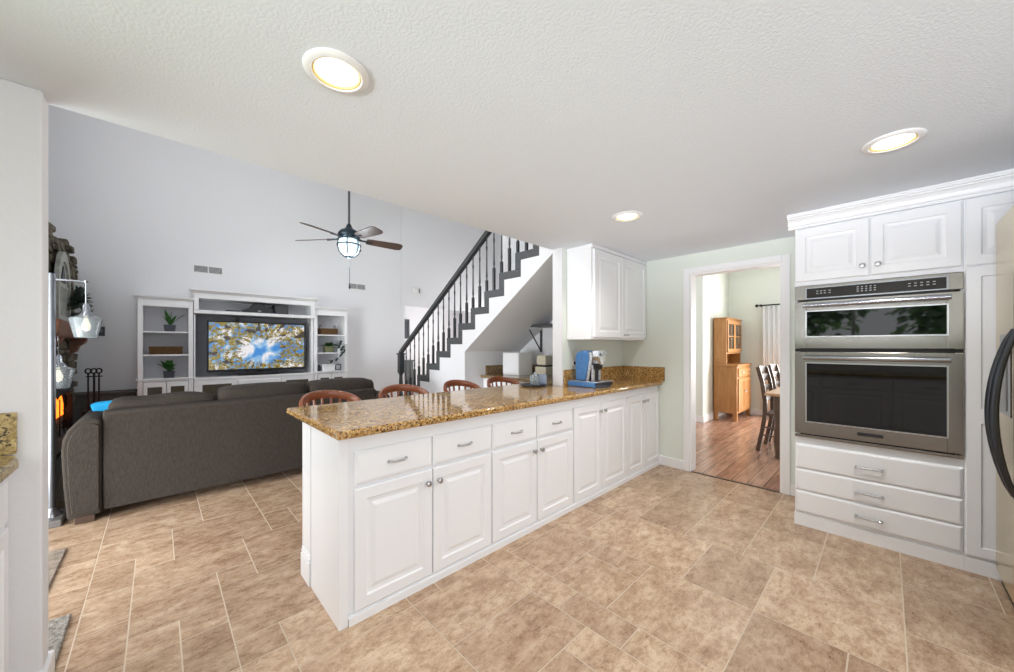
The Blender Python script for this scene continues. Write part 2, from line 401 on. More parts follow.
sbox('wall_hall_left', 3.35, 3.47, 6.62, 8.1, 0, 2.6, 'paint_white')
# dining room
wall_holes('wall_dining_far', 'x', 8.15, .12, -3.0, 4.3, 0, 3.0, [(-.45, 1.15, .05, 2.0)], 'paint_green')
sbox('wall_dining_back', 6.67, 8.15, 2.15, 2.27, 0, 3.0, 'paint_green')
sbox('wall_passage_north', 3.985, 8.2, 4.2, 4.3, 0, 4.9, 'paint_white')
sbox('wall_dining_south', 4.1, 8.2, -3.0, -2.9, 0, 3.0, 'paint_green')
sbox('ceiling_dining', 4.1, 8.2, -3.0, 4.3, 3.0, 3.1, 'paint_ceiling')
sbox('baseboard_dining_back', 6.655, 8.14, 2.135, 2.15, .002, .11, 'trim_white')
sbox('baseboard_dining_end', 6.655, 6.67, 2.15, 2.27, .002, .11, 'trim_white')
sbox('baseboard_dining_far', 8.135, 8.15, 1.3, 2.135, .002, .11, 'trim_white')
# windows (panes and frames)
def window_x(name, x, y0, y1, z0, z1, nb=1, nz=0):
    bm = BM(); f = .05
    bx(bm, x-.03, x+.03, y0, y1, z0, z0+f); bx(bm, x-.03, x+.03, y0, y1, z1-f, z1)
    bx(bm, x-.03, x+.03, y0, y0+f, z0+f, z1-f); bx(bm, x-.03, x+.03, y1-f, y1, z0+f, z1-f)
    for k in range(nb):
        yy = y0+(y1-y0)*(k+1)/(nb+1); bx(bm, x-.025, x+.025, yy-.02, yy+.02, z0+f, z1-f)
    o = struct(name, bm, 'trim_white')
    return o
window_x('window_1', -1.06, -.85, 1.55, 1.08, 2.1, 1)
window_x('window_2', 8.21, -.45, 1.15, .05, 2.0, 1)
window_x('door_1', -1.06, 2.45, 4.15, 0, 2.1, 1)
window_x('window_3', -1.06, 2.4, 4.8, 2.95, 4.25, 2)
# doorway casing and jambs, baseboards
bm = BM()
for y0, y1 in ((.577, .637), (1.407, 1.467)): bx(bm, KX-.02, KX, y0, y1, 0, 2.105)
bx(bm, KX-.02, KX, .637, 1.407, 2.045, 2.105)
struct('trim_doorway', bm, 'trim_white', .005)
bm = BM(); bx(bm, KX-.002, KX+.125, 1.393, 1.408, 0, 2.046); bx(bm, KX-.002, KX+.125, .636, .651, 0, 2.046); bx(bm, KX-.002, KX+.125, .651, 1.393, 2.031, 2.046)
struct('trim_door_jamb', bm, 'trim_white')
sbox('baseboard_right', KX-.014, KX, 1.467, 1.74, 0, .10, 'trim_white', bevel=.004)
sbox('baseboard_beside_tower', KX-.014, KX, .462, .577, 0, .10, 'trim_white', bevel=.004)
sbox('trim_threshold', KX-.01, KX+.02, .651, 1.393, 0, .006, 'wood_chair')
sbox('baseboard_television', -.2, 3.45, 6.485, 6.5, 0, .10, 'trim_white')

# ------------------------------------------------------------------ hardware
def pull(parent, c, U, Nn, w=.1, flat=False):
    c, U, Nn = Vector(c), Vector(U), Vector(Nn); bm = BM()
    if flat:
        tube(bm, [c - U*w/2 + Nn*.026, c + U*w/2 + Nn*.026], .0055, 10)
        for s in (-1, 1): tube(bm, [c + U*s*(w/2-.006) - Nn*.001, c + U*s*(w/2-.006) + Nn*.028], .0075, 10)
    else:
        pts = [c + U*w*t + Nn*(.006+.022*(1-(2*t)**4)) for t in [k/10-.5 for k in range(11)]]
        tube(bm, pts, .0048, 8)
        for s in (-1, 1): lathe(bm, [(.008, -.001), (.008, .004), (.005, .009)], c + U*s*w/2, Nn, 12)
    return obj('pull', bm, 'nickel', parent, smooth=True)
def knob(parent, c, Nn):
    bm = BM(); lathe(bm, [(.009, -.001), (.008, .003), (.0055, .006), (.0055, .013), (.013, .017), (.016, .022), (.014, .027), (.006, .030)], c, Nn, 16)
    return obj('knob', bm, 'nickel', parent, smooth=True)

# ------------------------------------------------------------------ peninsula base cabinets (fronts at y = 1.72, facing -y)
FY = 1.74
def base_unit(x0, x1, splits, drawers, label):
    t = thing('base_cabinet', label, 'cabinet', ((x0+x1)/2, 1.94, 0), 'white base cabinets of the peninsula')
    bm = BM(); bx(bm, x0, x1, FY, 2.15, .046, .873); obj('body', bm, 'cabinet_white', t)
    bm = BM(); bx(bm, x0, x1, 1.716, 2.15, 0, .036); bx(bm, x0, x1, 1.728, 2.15, .036, .045); obj('plinth', bm, 'cabinet_white', t)
    for i, (a, c) in enumerate(splits):
        top = .626 if drawers else .805
        bm = BM(); rings_panel(bm, (a, FY, .052), X_, Z_, -Y_, c-a, top-.052, RAISED)
        d = obj('door', bm, 'cabinet_white', t)
        kx = c-.032 if i % 2 == 0 else a+.032
        knob(d, (kx, FY-.02, top-.068), -Y_)
        if drawers:
            bm = BM(); rings_panel(bm, (a, FY, .640), X_, Z_, -Y_, c-a, .162, [(0, 0), (0, .012), (.012, .018), (.02, .020)])
            dr = obj('drawer', bm, 'cabinet_white', t)
            pull(dr, ((a+c)/2+.005, FY-.019, .722), X_, -Y_, .095)
    return t
base_unit(.636, 1.522, [(.665, 1.084), (1.092, 1.514)], True, 'white base cabinet at the free end of the peninsula with two drawers over two doors')
base_unit(1.522, 2.388, [(1.530, 1.946), (1.956, 2.380)], True, 'second white peninsula cabinet from the free end with two drawers over doors')
base_unit(2.388, 3.248, [(2.396, 2.800), (2.808, 3.240)], False, 'white peninsula cabinet with two full-height doors below the coffee machine')
base_unit(3.248, 3.975, [(3.258, 3.610), (3.618, 3.968)], False, 'white peninsula cabinet with two full-height doors against the green wall')
# end panel, knee wall and fluted pilaster under the bar overhang
t = thing('peninsula_end_panel', 'plain white end panel with moulded pilaster closing the free end of the peninsula', 'cabinet panel', (.61, 1.95, 0))
box('panel', .594, .634, 1.722, 2.14, 0, .874, 'cabinet_white', t, .002)
box('knee_wall', .640, 2.80, 2.151, 2.29, 0, .874, 'cabinet_white', t)
bm = BM(); bx(bm, .592, .639, 2.152, 2.30, .17, .873); bx(bm, .585, .639, 2.149, 2.306, .0, .13); bx(bm, .588, .639, 2.150, 2.303, .135, .15); bx(bm, .590, .639, 2.151, 2.302, .152, .168)
obj('pilaster', bm, 'cabinet_white', t, .004)

# counter top: thick golden granite slab with rounded edge, and backsplash pieces
t = thing('granite_countertop', 'long golden granite countertop covering the white peninsula', 'countertop', (2.2, 2.1, .875))
bm = BM()
poly = [(.575, 1.690), (3.975, 1.690), (3.975, 2.166), (2.812, 2.166), (2.812, 2.286), (3.09, 2.286), (3.09, 2.585), (.575, 2.585)]
prism(bm, poly, 'z', .875, .915); obj('slab', bm, 'granite', t, .014, 4, smooth=True)
bm = BM(); bx(bm, 2.84, 3.975, 2.148, 2.168, .9155, 1.068); bx(bm, 3.957, 3.977, 1.665, 2.148, .9155, 1.068)
obj('backsplash', bm, 'granite', t, .003)

# ------------------------------------------------------------------ upper wall cabinet
t = thing('wall_cabinet', 'white two-door wall cabinet hung above the coffee machine corner', 'cabinet', (3.44, 2.0, 1.362))
box('body', 2.89, 3.975, 1.89, 2.168, 1.362, 2.246, 'cabinet_white', t, .003)
box('crown_strip', 2.885, 3.975, 1.872, 2.168, 2.215, 2.248, 'cabinet_white', t, .003)
for i, (a, c) in enumerate(((2.925, 3.430), (3.436, 3.965))):
    bm = BM(); rings_panel(bm, (a, 1.89, 1.382), X_, Z_, -Y_, c-a, .825, RAISED); d = obj('door', bm, 'cabinet_white', t)
    kx = c-.02 if i == 0 else a+.075
    if i: pull(d, (kx, 1.871, 1.415), X_, -Y_, .075)

# ------------------------------------------------------------------ oven tower, pantry, crown
OX = 3.38       # carcass front; fronts stand 2 cm proud
t = thing('oven_tower_cabinet', 'tall white cabinet housing the double oven, doors above and drawers below', 'cabinet', (3.68, .08, 0))
bm = BM()
bx(bm, OX, KX-.004, .445, .462, .085, 2.15); bx(bm, OX, KX-.004, -.312, -.30, .085, 2.15)
bx(bm, OX, KX-.004, -.30, .445, .085, .64); bx(bm, OX, KX-.004, -.30, .445, 1.735, 2.15); bx(bm, KX-.03, KX-.004, -.30, .445, .64, 1.735)
obj('body', bm, 'cabinet_white', t)
box('plinth', OX-.012, KX-.02, -.312, .466, 0, .084, 'cabinet_white', t)
for i, (a, c) in enumerate(((.458, .076), (.068, -.305))):
    bm = BM(); rings_panel(bm, (OX, a, 1.766), -Y_, Z_, -X_, a-c, .374, RAISED); d = obj('door', bm, 'cabinet_white', t)
    knob(d, (OX-.02, (c+.032 if i == 0 else a-.032), 1.83), -X_)
for z0, z1 in ((.416, .590), (.258, .410), (.100, .252)):
    bm = BM(); rings_panel(bm, (OX, .458, z0), -Y_, Z_, -X_, .768, z1-z0, [(0, 0), (0, .012), (.010, .019), (.014, .020)])
    d = obj('drawer', bm, 'cabinet_white', t); pull(d, (OX-.0195, .078, (z0+z1)/2-.006), Y_, -X_, .132, True)
t = thing('pantry_cabinet', 'tall narrow white pantry cabinet between the oven tower and the refrigerator', 'cabinet', (3.68, -.55, 0))
box('body', OX, KX-.004, -.80, -.313, .085, 2.15, 'cabinet_white', t)
box('plinth', OX-.012, KX-.02, -.80, -.313, 0, .084, 'cabinet_white', t)
for z0, z1 in ((1.762, 2.14), (.10, 1.752)):
    bm = BM(); rings_panel(bm, (OX, -.318, z0), -Y_, Z_, -X_, .44, z1-z0, SHAKER if z0 < 1 else RAISED)
    if z0 < 1: bx(bm, OX-.0205, OX-.01, -.70, -.372, .86, .94)
    obj('door', bm, 'cabinet_white', t)
bm = BM()
prism(bm, [(OX+.02, 2.151), (OX-.022, 2.151), (OX-.022, 2.168), (OX-.032, 2.170), (OX-.032, 2.180), (OX-.036, 2.196), (OX-.046, 2.211), (OX-.058, 2.219), (OX-.058, 2.226), (OX-.072, 2.228), (OX-.072, 2.238), (OX-.080, 2.239), (OX-.080, 2.249), (OX+.02, 2.249)], 'y', -.80, .500)
bx(bm, OX+.02, KX-.004, -.80, .480, 2.151, 2.249)
tag(obj('crown_moulding', bm, 'cabinet_white'), 'stepped white crown moulding along the top of the oven and pantry cabinets', 'moulding')

# double wall oven
t = thing('double_wall_oven', 'stainless double wall oven with black glass doors built into the white tower', 'oven', (3.66, .07, .645))
oy0, oy1 = -.311, .461; of = OX-.012
box('chassis', of+.004, KX-.05, oy0+.03, oy1-.03, .648, 1.73, 'black_gap', t)
box('control_strip', of-.012, of+.004, oy0, oy1, 1.630, 1.730, 'steel', t, .003)
bm = BM(); bx(bm, of-.014, of-.0122, -.256, .402, 1.632, 1.716); obj('control_surround', bm, 'chrome', t, .001)
cp = box('control_panel', of-.0165, of-.0142, -.247, .393, 1.641, 1.708, 'panel_glass', t, .002)
for ys, zs, hw in (((.335, .315, .295, .27), (1.668, 1.684), .006), ((.13, .11, .09, .07, .05), (1.662, 1.676, 1.690), .005), ((-.10, -.125, -.15, -.175, -.2), (1.668, 1.684), .006)):
    bm = BM()
    for y in ys:
        for z in zs: bx(bm, of-.0175, of-.0166, y-hw, y+hw, z, z+.005)
    obj('button_legend', bm, 'display_mark', cp)
def oven_door(z0, z1, gz0, gz1, hz):
    bm = BM(); y0, y1 = -.25, .395; f = of-.016
    for r in ((oy0, y0, z0, z1), (y1, oy1, z0, z1), (y0, y1, z0, gz0), (y0, y1, gz1, z1)): bx(bm, f, of+.003, *r)
    d = obj('oven_door', bm, 'steel', t, .002)
    bm = BM(); bx(bm, f+.003, of, y0, y1, gz0, gz1); obj('door_glass', bm, 'black_glass', d)
    bm = BM(); e = .006
    for r in ((y0-e, y0+.002, gz0-e, gz1+e), (y1-.002, y1+e, gz0-e, gz1+e), (y0, y1, gz0-e, gz0+.002), (y0, y1, gz1-.002, gz1+e)): bx(bm, f-.0025, f-.0002, *r)
    obj('glass_trim', bm, 'nickel', d)
    bm = BM(); tube(bm, [(f-.045, -.262, hz), (f-.045, .407, hz)], .0155, 14)
    for y in (-.235, .38): bx(bm, f-.045, f-.0005, y-.014, y+.014, hz-.010, hz+.010)
    obj('door_handle', bm, 'chrome', d, .002, smooth=True)
    return d
oven_door(1.283, 1.618, 1.368, 1.545, 1.585)
d = oven_door(.672, 1.258, .762, 1.178, 1.218)
box('badge', of-.0195, of-.0165, .012, .132, .706, .728, 'steel_dark', d, .001)
box('vent_strip', of-.006, of+.003, oy0, oy1, 1.260, 1.281, 'black_gap', t)
box('lower_trim', of-.018, of+.003, oy0, oy1, .646, .664, 'steel', t, .002)

# ------------------------------------------------------------------ refrigerator (front faces +y)
t = thing('refrigerator', 'stainless refrigerator with bowed dark handles at the right edge of the kitchen', 'refrigerator', (2.9, -.8, 0))
box('cabinet', 2.46, 3.34, -1.18, -.50, .02, 1.95, 'steel_dark', t, .01)
def fr_door(x0, x1):
    bm = BM(); bx(bm, x0, x1, -.495, -.42, .06, 1.985); return obj('door', bm, 'steel_mirror', t, .018, 4, smooth=True)
dl = fr_door(2.915, 3.355); dr_ = fr_door(2.455, 2.893)
for d, x in ((dl, 2.955), (dr_, 2.853)):
    bm = BM(); pts = []
    for k in range(17):
        s = k/16; z = .58+.80*s; pts.append((x, -.425+.072*math.sin(PI*s)**.75, z))
    tube(bm, pts, [.010+.006*math.sin(PI*k/16) for k in range(17)], 12); obj('door_handle', bm, 'steel_dark', d, smooth=True)
bm = BM(); lathe(bm, [(.016, 0), (.016, .02), (.01, .024)], (3.30, -.46, 1.984), Z_, 12); obj('hinge_cap', bm, 'black_plastic', t)
bm = BM(); bx(bm, 2.98, 3.22, -.421, -.4175, .95, 1.36); obj('dispenser', bm, 'black_glass', dl, .004)
bm = BM(); bx(bm, 2.47, 3.34, -.49, -.44, .0, .055); obj('kick_grille', bm, 'black_plastic', t)

# ------------------------------------------------------------------ sink-side counter on the left
t = thing('sink_base_cabinet', 'white base cabinet with drawer at the left edge beside the wall end', 'cabinet', (-.7, 1.2, 0))
box('body', -.99, -.392, -.9, 2.164, .08, .873, 'cabinet_white', t)
box('plinth', -.99, -.45, -.9, 2.164, 0, .08, 'cabinet_white', t)
for a, c in ((1.42, 2.10), (.70, 1.38), (-.02, .66), (-.74, -.06)):
    bm = BM(); rings_panel(bm, (-.392, a, .69), Y_, Z_, X_, c-a, .155, FLAT); d = obj('drawer', bm, 'cabinet_white', t)
    pull(d, (-.372, (a+c)/2, .765), Y_, X_, .13)
    bm = BM(); rings_panel(bm, (-.392, a, .10), Y_, Z_, X_, c-a, .575, RAISED); obj('door', bm, 'cabinet_white', t)
t = thing('sink_countertop', 'olive gold granite countertop with splash at the left edge of the view', 'countertop', (-.7, 1.2, .875))
bm = BM(); prism(bm, [(-.995, -.92), (-.355, -.92), (-.345, 2.06), (-.360, 2.13), (-.392, 2.164), (-.995, 2.164)], 'z', .875, .915)
obj('slab', bm, 'granite_olive', t, .012, 3, smooth=True)
bm = BM(); bx(bm, -.995, -.365, 2.147, 2.167, .9155, 1.063); obj('backsplash', bm, 'granite_olive', t, .003)

# ------------------------------------------------------------------ recessed ceiling lights
def can(x, y, label, power):
    t = thing('recessed_light', label, 'ceiling light', (x, y, CZ), 'recessed ceiling lights')
    bm = BM(); lathe(bm, [(.105, -.0005), (.105, -.004), (.098, -.010), (.082, -.012), (.078, -.009), (.074, -.001)], (x, y, CZ), Z_, 40, cap=False)
    obj('trim_ring', bm, 'trim_white', t, smooth=True)
    bm = BM(); lathe(bm, [(.0745, -.0008), (.0775, -.0085), (.073, -.0075), (.069, -.0008)], (x, y, CZ), Z_, 40, cap=False); obj('baffle', bm, 'can_baffle', t, smooth=True)
    bm = BM(); lathe(bm, [(.0, -.0015), (.045, -.0065), (.062, -.0065), (.069, -.001)], (x, y, CZ), Z_, 40, cap=False); obj('lens', bm, 'can_lens', t, smooth=True)
    l = bpy.data.lights.new('can_bulb', 'SPOT'); l.energy = power; l.spot_size = math.radians(150); l.spot_blend = .8; l.shadow_soft_size = .06; l.color = (1, .975, .94)
    o = bpy.data.objects.new('can_bulb', l); C.objects.link(o); o.location = (0, 0, -.03); o.parent = t
can(.448, 1.318, 'largest recessed ceiling light, above the near end of the peninsula', 22)
can(2.458, -.022, 'recessed ceiling light just in front of the oven tower crown', 42)
can(2.473, 1.31, 'small recessed ceiling light near the middle, left of the doorway', 42)

# ------------------------------------------------------------------ coffee machine, outlet, counter clutter
t = thing('coffee_machine', 'blue and silver pod coffee machine standing on a blue tray base on the granite', 'coffee machine', (3.0, 1.98, .9155))
bx_ = BM(); bx(bx_, 2.855, 3.15, 1.83, 2.13, .918, .962); bs = obj('base_drawer', bx_, 'coffee_blue', t, .006)
bm = BM(); bx(bm, 2.875, 3.15, 1.818, 1.829, .930, .955); obj('drawer_front', bm, 'black_plastic', bs, .002)
bm = BM(); bx(bm, 2.868, 3.16, 1.812, 2.125, .9622, .972); obj('drip_tray', bm, 'coffee_silver', t, .003)
bm = BM(); prism(bm, [(2.075, .973), (1.955, .973), (1.93, 1.10), (1.915, 1.20), (1.93, 1.240), (1.97, 1.258), (2.02, 1.254), (2.065, 1.236), (2.078, 1.2)], 'x', 2.905, 3.045)
obj('body', bm, 'coffee_blue', t, .012, 3, smooth=True)
bm = BM(); prism(bm, [(1.955, .973), (1.925, .973), (1.90, 1.10), (1.885, 1.20), (1.90, 1.246), (1.93, 1.236), (1.915, 1.20), (1.93, 1.10)], 'x', 2.903, 3.047)
obj('front_band', bm, 'coffee_silver', t, .004, 2)
bm = BM(); prism(bm, [(2.925, 1.262), (3.025, 1.262), (3.038, 1.20), (3.0, 1.12), (2.955, 1.12), (2.912, 1.20)], 'y', 1.82, 1.90)
obj('brew_head', bm, 'coffee_silver', t, .010, 3)
bm = BM(); bx(bm, 2.935, 3.015, 1.80, 1.822, 1.222, 1.238); tube(bm, [(2.935, 1.815, 1.23), (2.935, 1.80, 1.215), (3.015, 1.80, 1.215), (3.015, 1.815, 1.23)], .007, 10)
obj('handle', bm, 'chrome', t, .002)
bm = BM(); lathe(bm, [(.036, 0), (.030, -.03), (.018, -.045)], (2.975, 1.86, 1.122), Z_, 20); obj('spout', bm, 'black_plastic', t)
for x in (2.922, 3.028):
    bm = BM(); bx(bm, x-.017, x+.017, 1.878, 1.899, .974, 1.12); obj('column', bm, 'coffee_silver', t, .006)
bm = BM(); bx(bm, 2.94, 3.01, 1.895, 1.92, .974, 1.12); obj('cup_recess', bm, 'black_plastic', t)
t = thing('wall_outlet', 'white outlet plate with black plug on the wall left of the coffee machine', 'outlet', (3.02, 2.165, 1.15))
box('plate', 2.985, 3.05, 2.163, 2.1695, 1.10, 1.215, 'plate_plastic', t, .002)
box('plug', 3.0, 3.04, 2.135, 2.1625, 1.115, 1.145, 'black_plastic', t, .004)

bm = BM(); lathe(bm, [(.075, 0), (.10, .004), (.13, .012), (.128, .018), (.09, .008)], (2.60, 2.34, .9155), Z_, 28)
tag(obj('serving_dish', bm, 'steel_dark', smooth=True), 'shallow dark metal dish on the granite in front of the white wall end', 'dish')
t = thing('glass_jar', 'clear glass jar with lid on the dish at the white wall end', 'jar', (2.62, 2.34, .929))
bm = BM(); lathe(bm, [(.045, 0), (.052, .01), (.052, .075), (.040, .09), (.036, .09), (.047, .074), (.047, .013), (.01, .006)], (2.62, 2.34, .929), Z_, 24); obj('bowl', bm, 'ribbed_glass', t, smooth=True)
bm = BM(); lathe(bm, [(.042, .0905), (.042, .098), (.012, .104), (.012, .118), (.004, .122)], (2.62, 2.34, .929), Z_, 24); obj('lid', bm, 'chrome', t, smooth=True)
t = thing('mug', 'pale blue mug at the white wall end beside the granite splash', 'mug', (2.745, 2.36, .9155))
bm = BM(); lathe(bm, [(.036, 0), (.045, .004), (.048, .10), (.044, .10), (.041, .01), (.01, .008)], (2.745, 2.36, .9155), Z_, 24); obj('cup', bm, 'ceramic_blue', t, smooth=True)
bm = BM(); tube(bm, [(2.745+.045+.028*math.sin(PI*k/8)*1.0, 2.36, .935+.055*k/8) for k in range(9)], .006, 8); obj('handle', bm, 'ceramic_blue', t, smooth=True)

# ------------------------------------------------------------------ stairs (in the plane x = 2.85, climbing towards -y)
SX0, SX1 = 2.85, 3.879; RUN, RISE = .2638, .1832
pts = [(2.491+RUN*i, 2.239-RISE*i) for i in range(-1, 12)]   # lower corner of each dark step edge
t = thing('staircase', 'white staircase with dark step edges, balusters and handrail climbing behind the bar', 'staircase', (3.3, 4.0, 0))
poly = []
for (y, z) in pts:
    zz = max(z, .003)
    poly.append((y, zz+RISE)) if z+RISE > .003 else None
    poly.append((y, zz))
end = pts[-1][0]
body = [(p[0], min(p[1], 2.415)) for p in poly] + [(pts[-1][0], .003), (3.76, .003), (3.76, 1.228), (pts[0][0], 1.268-.6935*(pts[0][0]-3.70))]
clean = []
for p in body:
    if not clean or (abs(p[0]-clean[-1][0])+abs(p[1]-clean[-1][1])) > 1e-4: clean.append(p)
bm = BM(); prism(bm, clean, 'x', SX0+.003, SX1); obj('stair_body', bm, 'paint_white', t)
bm = BM(); B = .088
for i, (y, z) in enumerate(pts[:-1]):
    if z < 0: continue
    bx(bm, SX0, SX1, y+.0005, y+RUN+B, z+.0005, z+B)                      # tread
    bx(bm, SX0, SX1, y+RUN+.0005, y+RUN+B, max(z-RISE+B+.0005, .002), z)     # riser
bmesh.ops.remove_doubles(bm, verts=bm.verts[:], dist=1e-5)
obj('step_edging', bm, 'stair_paint', t, .004)
def rail_z(y): return 1.178 - .6765*(y-5.50)
bm = BM()
prism(bm, [(5.53, rail_z(5.53)-.02), (5.53, rail_z(5.53)+.055), (2.29, rail_z(2.29)+.055), (2.29, rail_z(2.29)-.02)], 'x', SX0-.012, SX0+.052)
obj('handrail', bm, 'rail_paint', t, .012, 3)
NW = 5.50
bm = BM(); cx = SX0+.022
bx(bm, cx-.042, cx+.042, NW-.042, NW+.042, .003, .45); bx(bm, cx-.042, cx+.042, NW-.042, NW+.042, .86, 1.16)
lathe(bm, [(.040, .45), (.028, .48), (.036, .52), (.026, .56), (.034, .70), (.026, .82), (.036, .84), (.040, .86)], (cx, NW, 0), Z_, 16)
bx(bm, cx-.055, cx+.055, NW-.055, NW+.055, 1.16, 1.185)
obj('newel_post', bm, 'rail_paint', t, .004)
def tread_top(y):
    k = math.ceil((pts[0][0]-(y-B))/-RUN - 1e-6)-1
    return pts[max(k, 0)][1]+B
yb = 5.326
while yb > 2.36:
    z0 = max(tread_top(yb), .02); z1 = rail_z(yb)-.012; h = z1-z0
    bm = BM(); lo = .26 if int(round((5.326-yb)/.1319)) % 2 == 0 else .13
    bx(bm, cx-.014, cx+.014, yb-.014, yb+.014, z0, z0+lo)
    lathe(bm, [(.014, lo), (.008, lo+.02), (.013, lo+.05), (.010, lo+.12), (.008, h*.72), (.012, h*.80), (.008, h*.84), (.009, h)], (cx, yb, z0), Z_, 10)
    obj('baluster', bm, 'rail_paint', t); yb -= .1319

# nook counter under the stairs
t = thing('nook_counter', 'granite topped white counter in the nook under the stairs', 'counter', (3.48, 3.0, 0))
box('cabinet', 3.16, 3.87, 2.29, 3.752, 0, .874, 'cabinet_white', t)
bm = BM(); bx(bm, 3.11, 3.876, 2.29, 3.755, .875, .915); obj('slab', bm, 'granite_nook', t, .01, 3)
bm = BM(); bx(bm, 3.20, 3.876, 3.738, 3.758, .9155, 1.035); bx(bm, 3.858, 3.878, 2.29, 3.737, .9155, 1.035); obj('backsplash', bm, 'granite_nook', t, .003)
t = thing('white_bread_box', 'white square box standing on the granite counter under the stairs', 'box', (3.47, 3.43, .9155))
bm = BM(); bx(bm, 3.352, 3.61, 3.272, 3.57, .916, 1.212); obj('body', bm, 'cabinet_white', t, .004)
bm = BM(); rings_panel(bm, (3.352, 3.567, .94), -Y_, Z_, -X_, .292, .268, [(0, 0), (0, .005), (.004, .008)]); obj('door', bm, 'cabinet_white', t)
bm = BM(); bx(bm, 3.585, 3.82, 3.02, 3.20, .916, 1.03)
tag(obj('storage_box', bm, 'cream_card', bevel=.006), 'cream storage box on the nook counter, lower of two', 'box')
bm = BM(); bx(bm, 3.60, 3.79, 3.04, 3.19, 1.0505, 1.175); tag(obj('storage_tin', bm, 'cream_card', bevel=.012), 'smaller cream box on the dark tray of the nook counter stack', 'box')
bm = BM(); bx(bm, 3.58, 3.80, 3.03, 3.195, 1.031, 1.050); tag(obj('tray', bm, 'black_plastic', bevel=.004), 'thin dark tray between the two cream boxes under the stairs', 'tray')
t = thing('cloth_bundle', 'grey blue bundle of cloth lying behind the upper cream box', 'cloth', (3.76, 2.90, .9155))
bm = BM()
bm2 = BM()
for c, r in (((3.76, 2.90, .99), .074), ((3.73, 2.90, 1.08), .07), ((3.77, 2.91, 1.15), .06), ((3.75, 2.91, 1.19), .045)): blob(bm, c, r, 2, .06)
obj('cloth', bm, 'ceramic_blue', t, smooth=True, auto=1); bm2.free()
t = thing('bracket_shelf', 'dark shelf on a triangular metal bracket in the stair nook', 'shelf', (3.70, 2.9, 1.2))
box('board', 3.58, 3.876, 2.30, 3.45, 1.552, 1.582, 'stair_paint', t, .003)
for y in (3.34, 2.60):
    bm = BM(); bx(bm, 3.858, 3.878, y-.014, y+.014, 1.215, 1.551); bx(bm, 3.60, 3.857, y-.012, y+.012, 1.536, 1.551)
    tube(bm, [(3.612, y, 1.538), (3.862, y, 1.232)], .010, 8); obj('bracket', bm, 'stair_paint', t)

# ------------------------------------------------------------------ bar stools
def stool(loc, rz, label):
    t = thing('bar_stool', label, 'stool', (0, 0, 0), 'spindle-back bar stools along the peninsula')
    bm = BM(); lathe(bm, [(.02, .595), (.17, .600), (.205, .615), (.21, .632), (.19, .640), (.12, .628), (.01, .622)], (0, 0, 0), Z_, 28); obj('seat', bm, 'wood_stool', t, smooth=True)
    for sx in (-1, 1):
        for sy in (-1, 1):
            bm = BM(); a = Vector((sx*.12, sy*.12, .600)); b2 = Vector((sx*.155, sy*.155, 0))
            tube(bm, [a.lerp(b2, k/6) for k in range(7)], [.017, .020, .016, .021, .018, .015, .012], 10); obj('leg', bm, 'wood_stool', t, smooth=True)
    bm = BM(); tube(bm, [(.202*math.cos(2*PI*k/24), .202*math.sin(2*PI*k/24), .22) for k in range(25)], .010, 8); obj('foot_ring', bm, 'wood_stool', t, smooth=True)
    # bowed back rail: horseshoe in plan, crest rises toward the middle of the back
    bm = BM(); rail = []
    for k in range(25):
        a = PI*(-.06+1.12*k/24); s = max(0, math.sin(a))
        rail.append(Vector((-.212*math.cos(a), 0.02+.19*math.sin(a), .842+.092*s**.7)))
    V = []
    for i, p in enumerate(rail):
        tg = (rail[min(i+1, 24)]-rail[max(i-1, 0)]).normalized(); n = tg.cross(Z_).normalized(); up = n.cross(tg)
        hh = .017+.014*math.sin(PI*i/24)
        V.append([bm.verts.new(p + n*x*.014 + up*z*hh) for x, z in ((-1, -.6), (-.6, -1), (.6, -1), (1, -.6), (1, .6), (.6, 1), (-.6, 1), (-1, .6))])
    for a, b2 in zip(V, V[1:]):
        for k in range(8): bm.faces.new((a[k], a[(k+1) % 8], b2[(k+1) % 8], b2[k]))
    bm.faces.new(V[0]); bm.faces.new(V[-1]); bmesh.ops.recalc_face_normals(bm, faces=bm.faces[:])
    obj('back_rail', bm, 'wood_stool', t, smooth=True)
    for k in [1.5+21*q/10 for q in range(11)]:
        k0 = int(k); p = rail[k0].lerp(rail[k0+1], k-k0); f = Vector((p.x*.80, p.y*.80+.0, .632))
        bm = BM(); tube(bm, [f, f.lerp(p, .35), f.lerp(p, .7), p-Vector((0, 0, .012))], [.008, .012, .011, .009], 8); obj('spindle', bm, 'wood_stool', t, smooth=True)
    t.location = loc; t.rotation_euler = (0, 0, rz); t['label'] = label; return t
s0 = stool((.925, 2.75, 0), math.radians(8), 'wooden spindle-back bar stool nearest the free end of the peninsula')
for loc, rz, lb in (((1.50, 2.76, 0), -.10, 'second wooden spindle-back bar stool from the free end of the peninsula'),
                    ((2.13, 2.76, 0), .08, 'third wooden bar stool from the free end, in front of the stairs'),
                    ((2.69, 2.78, 0), -.05, 'last wooden bar stool, nearest the nook counter under the stairs')):
    dup(s0, loc, rz, lb)

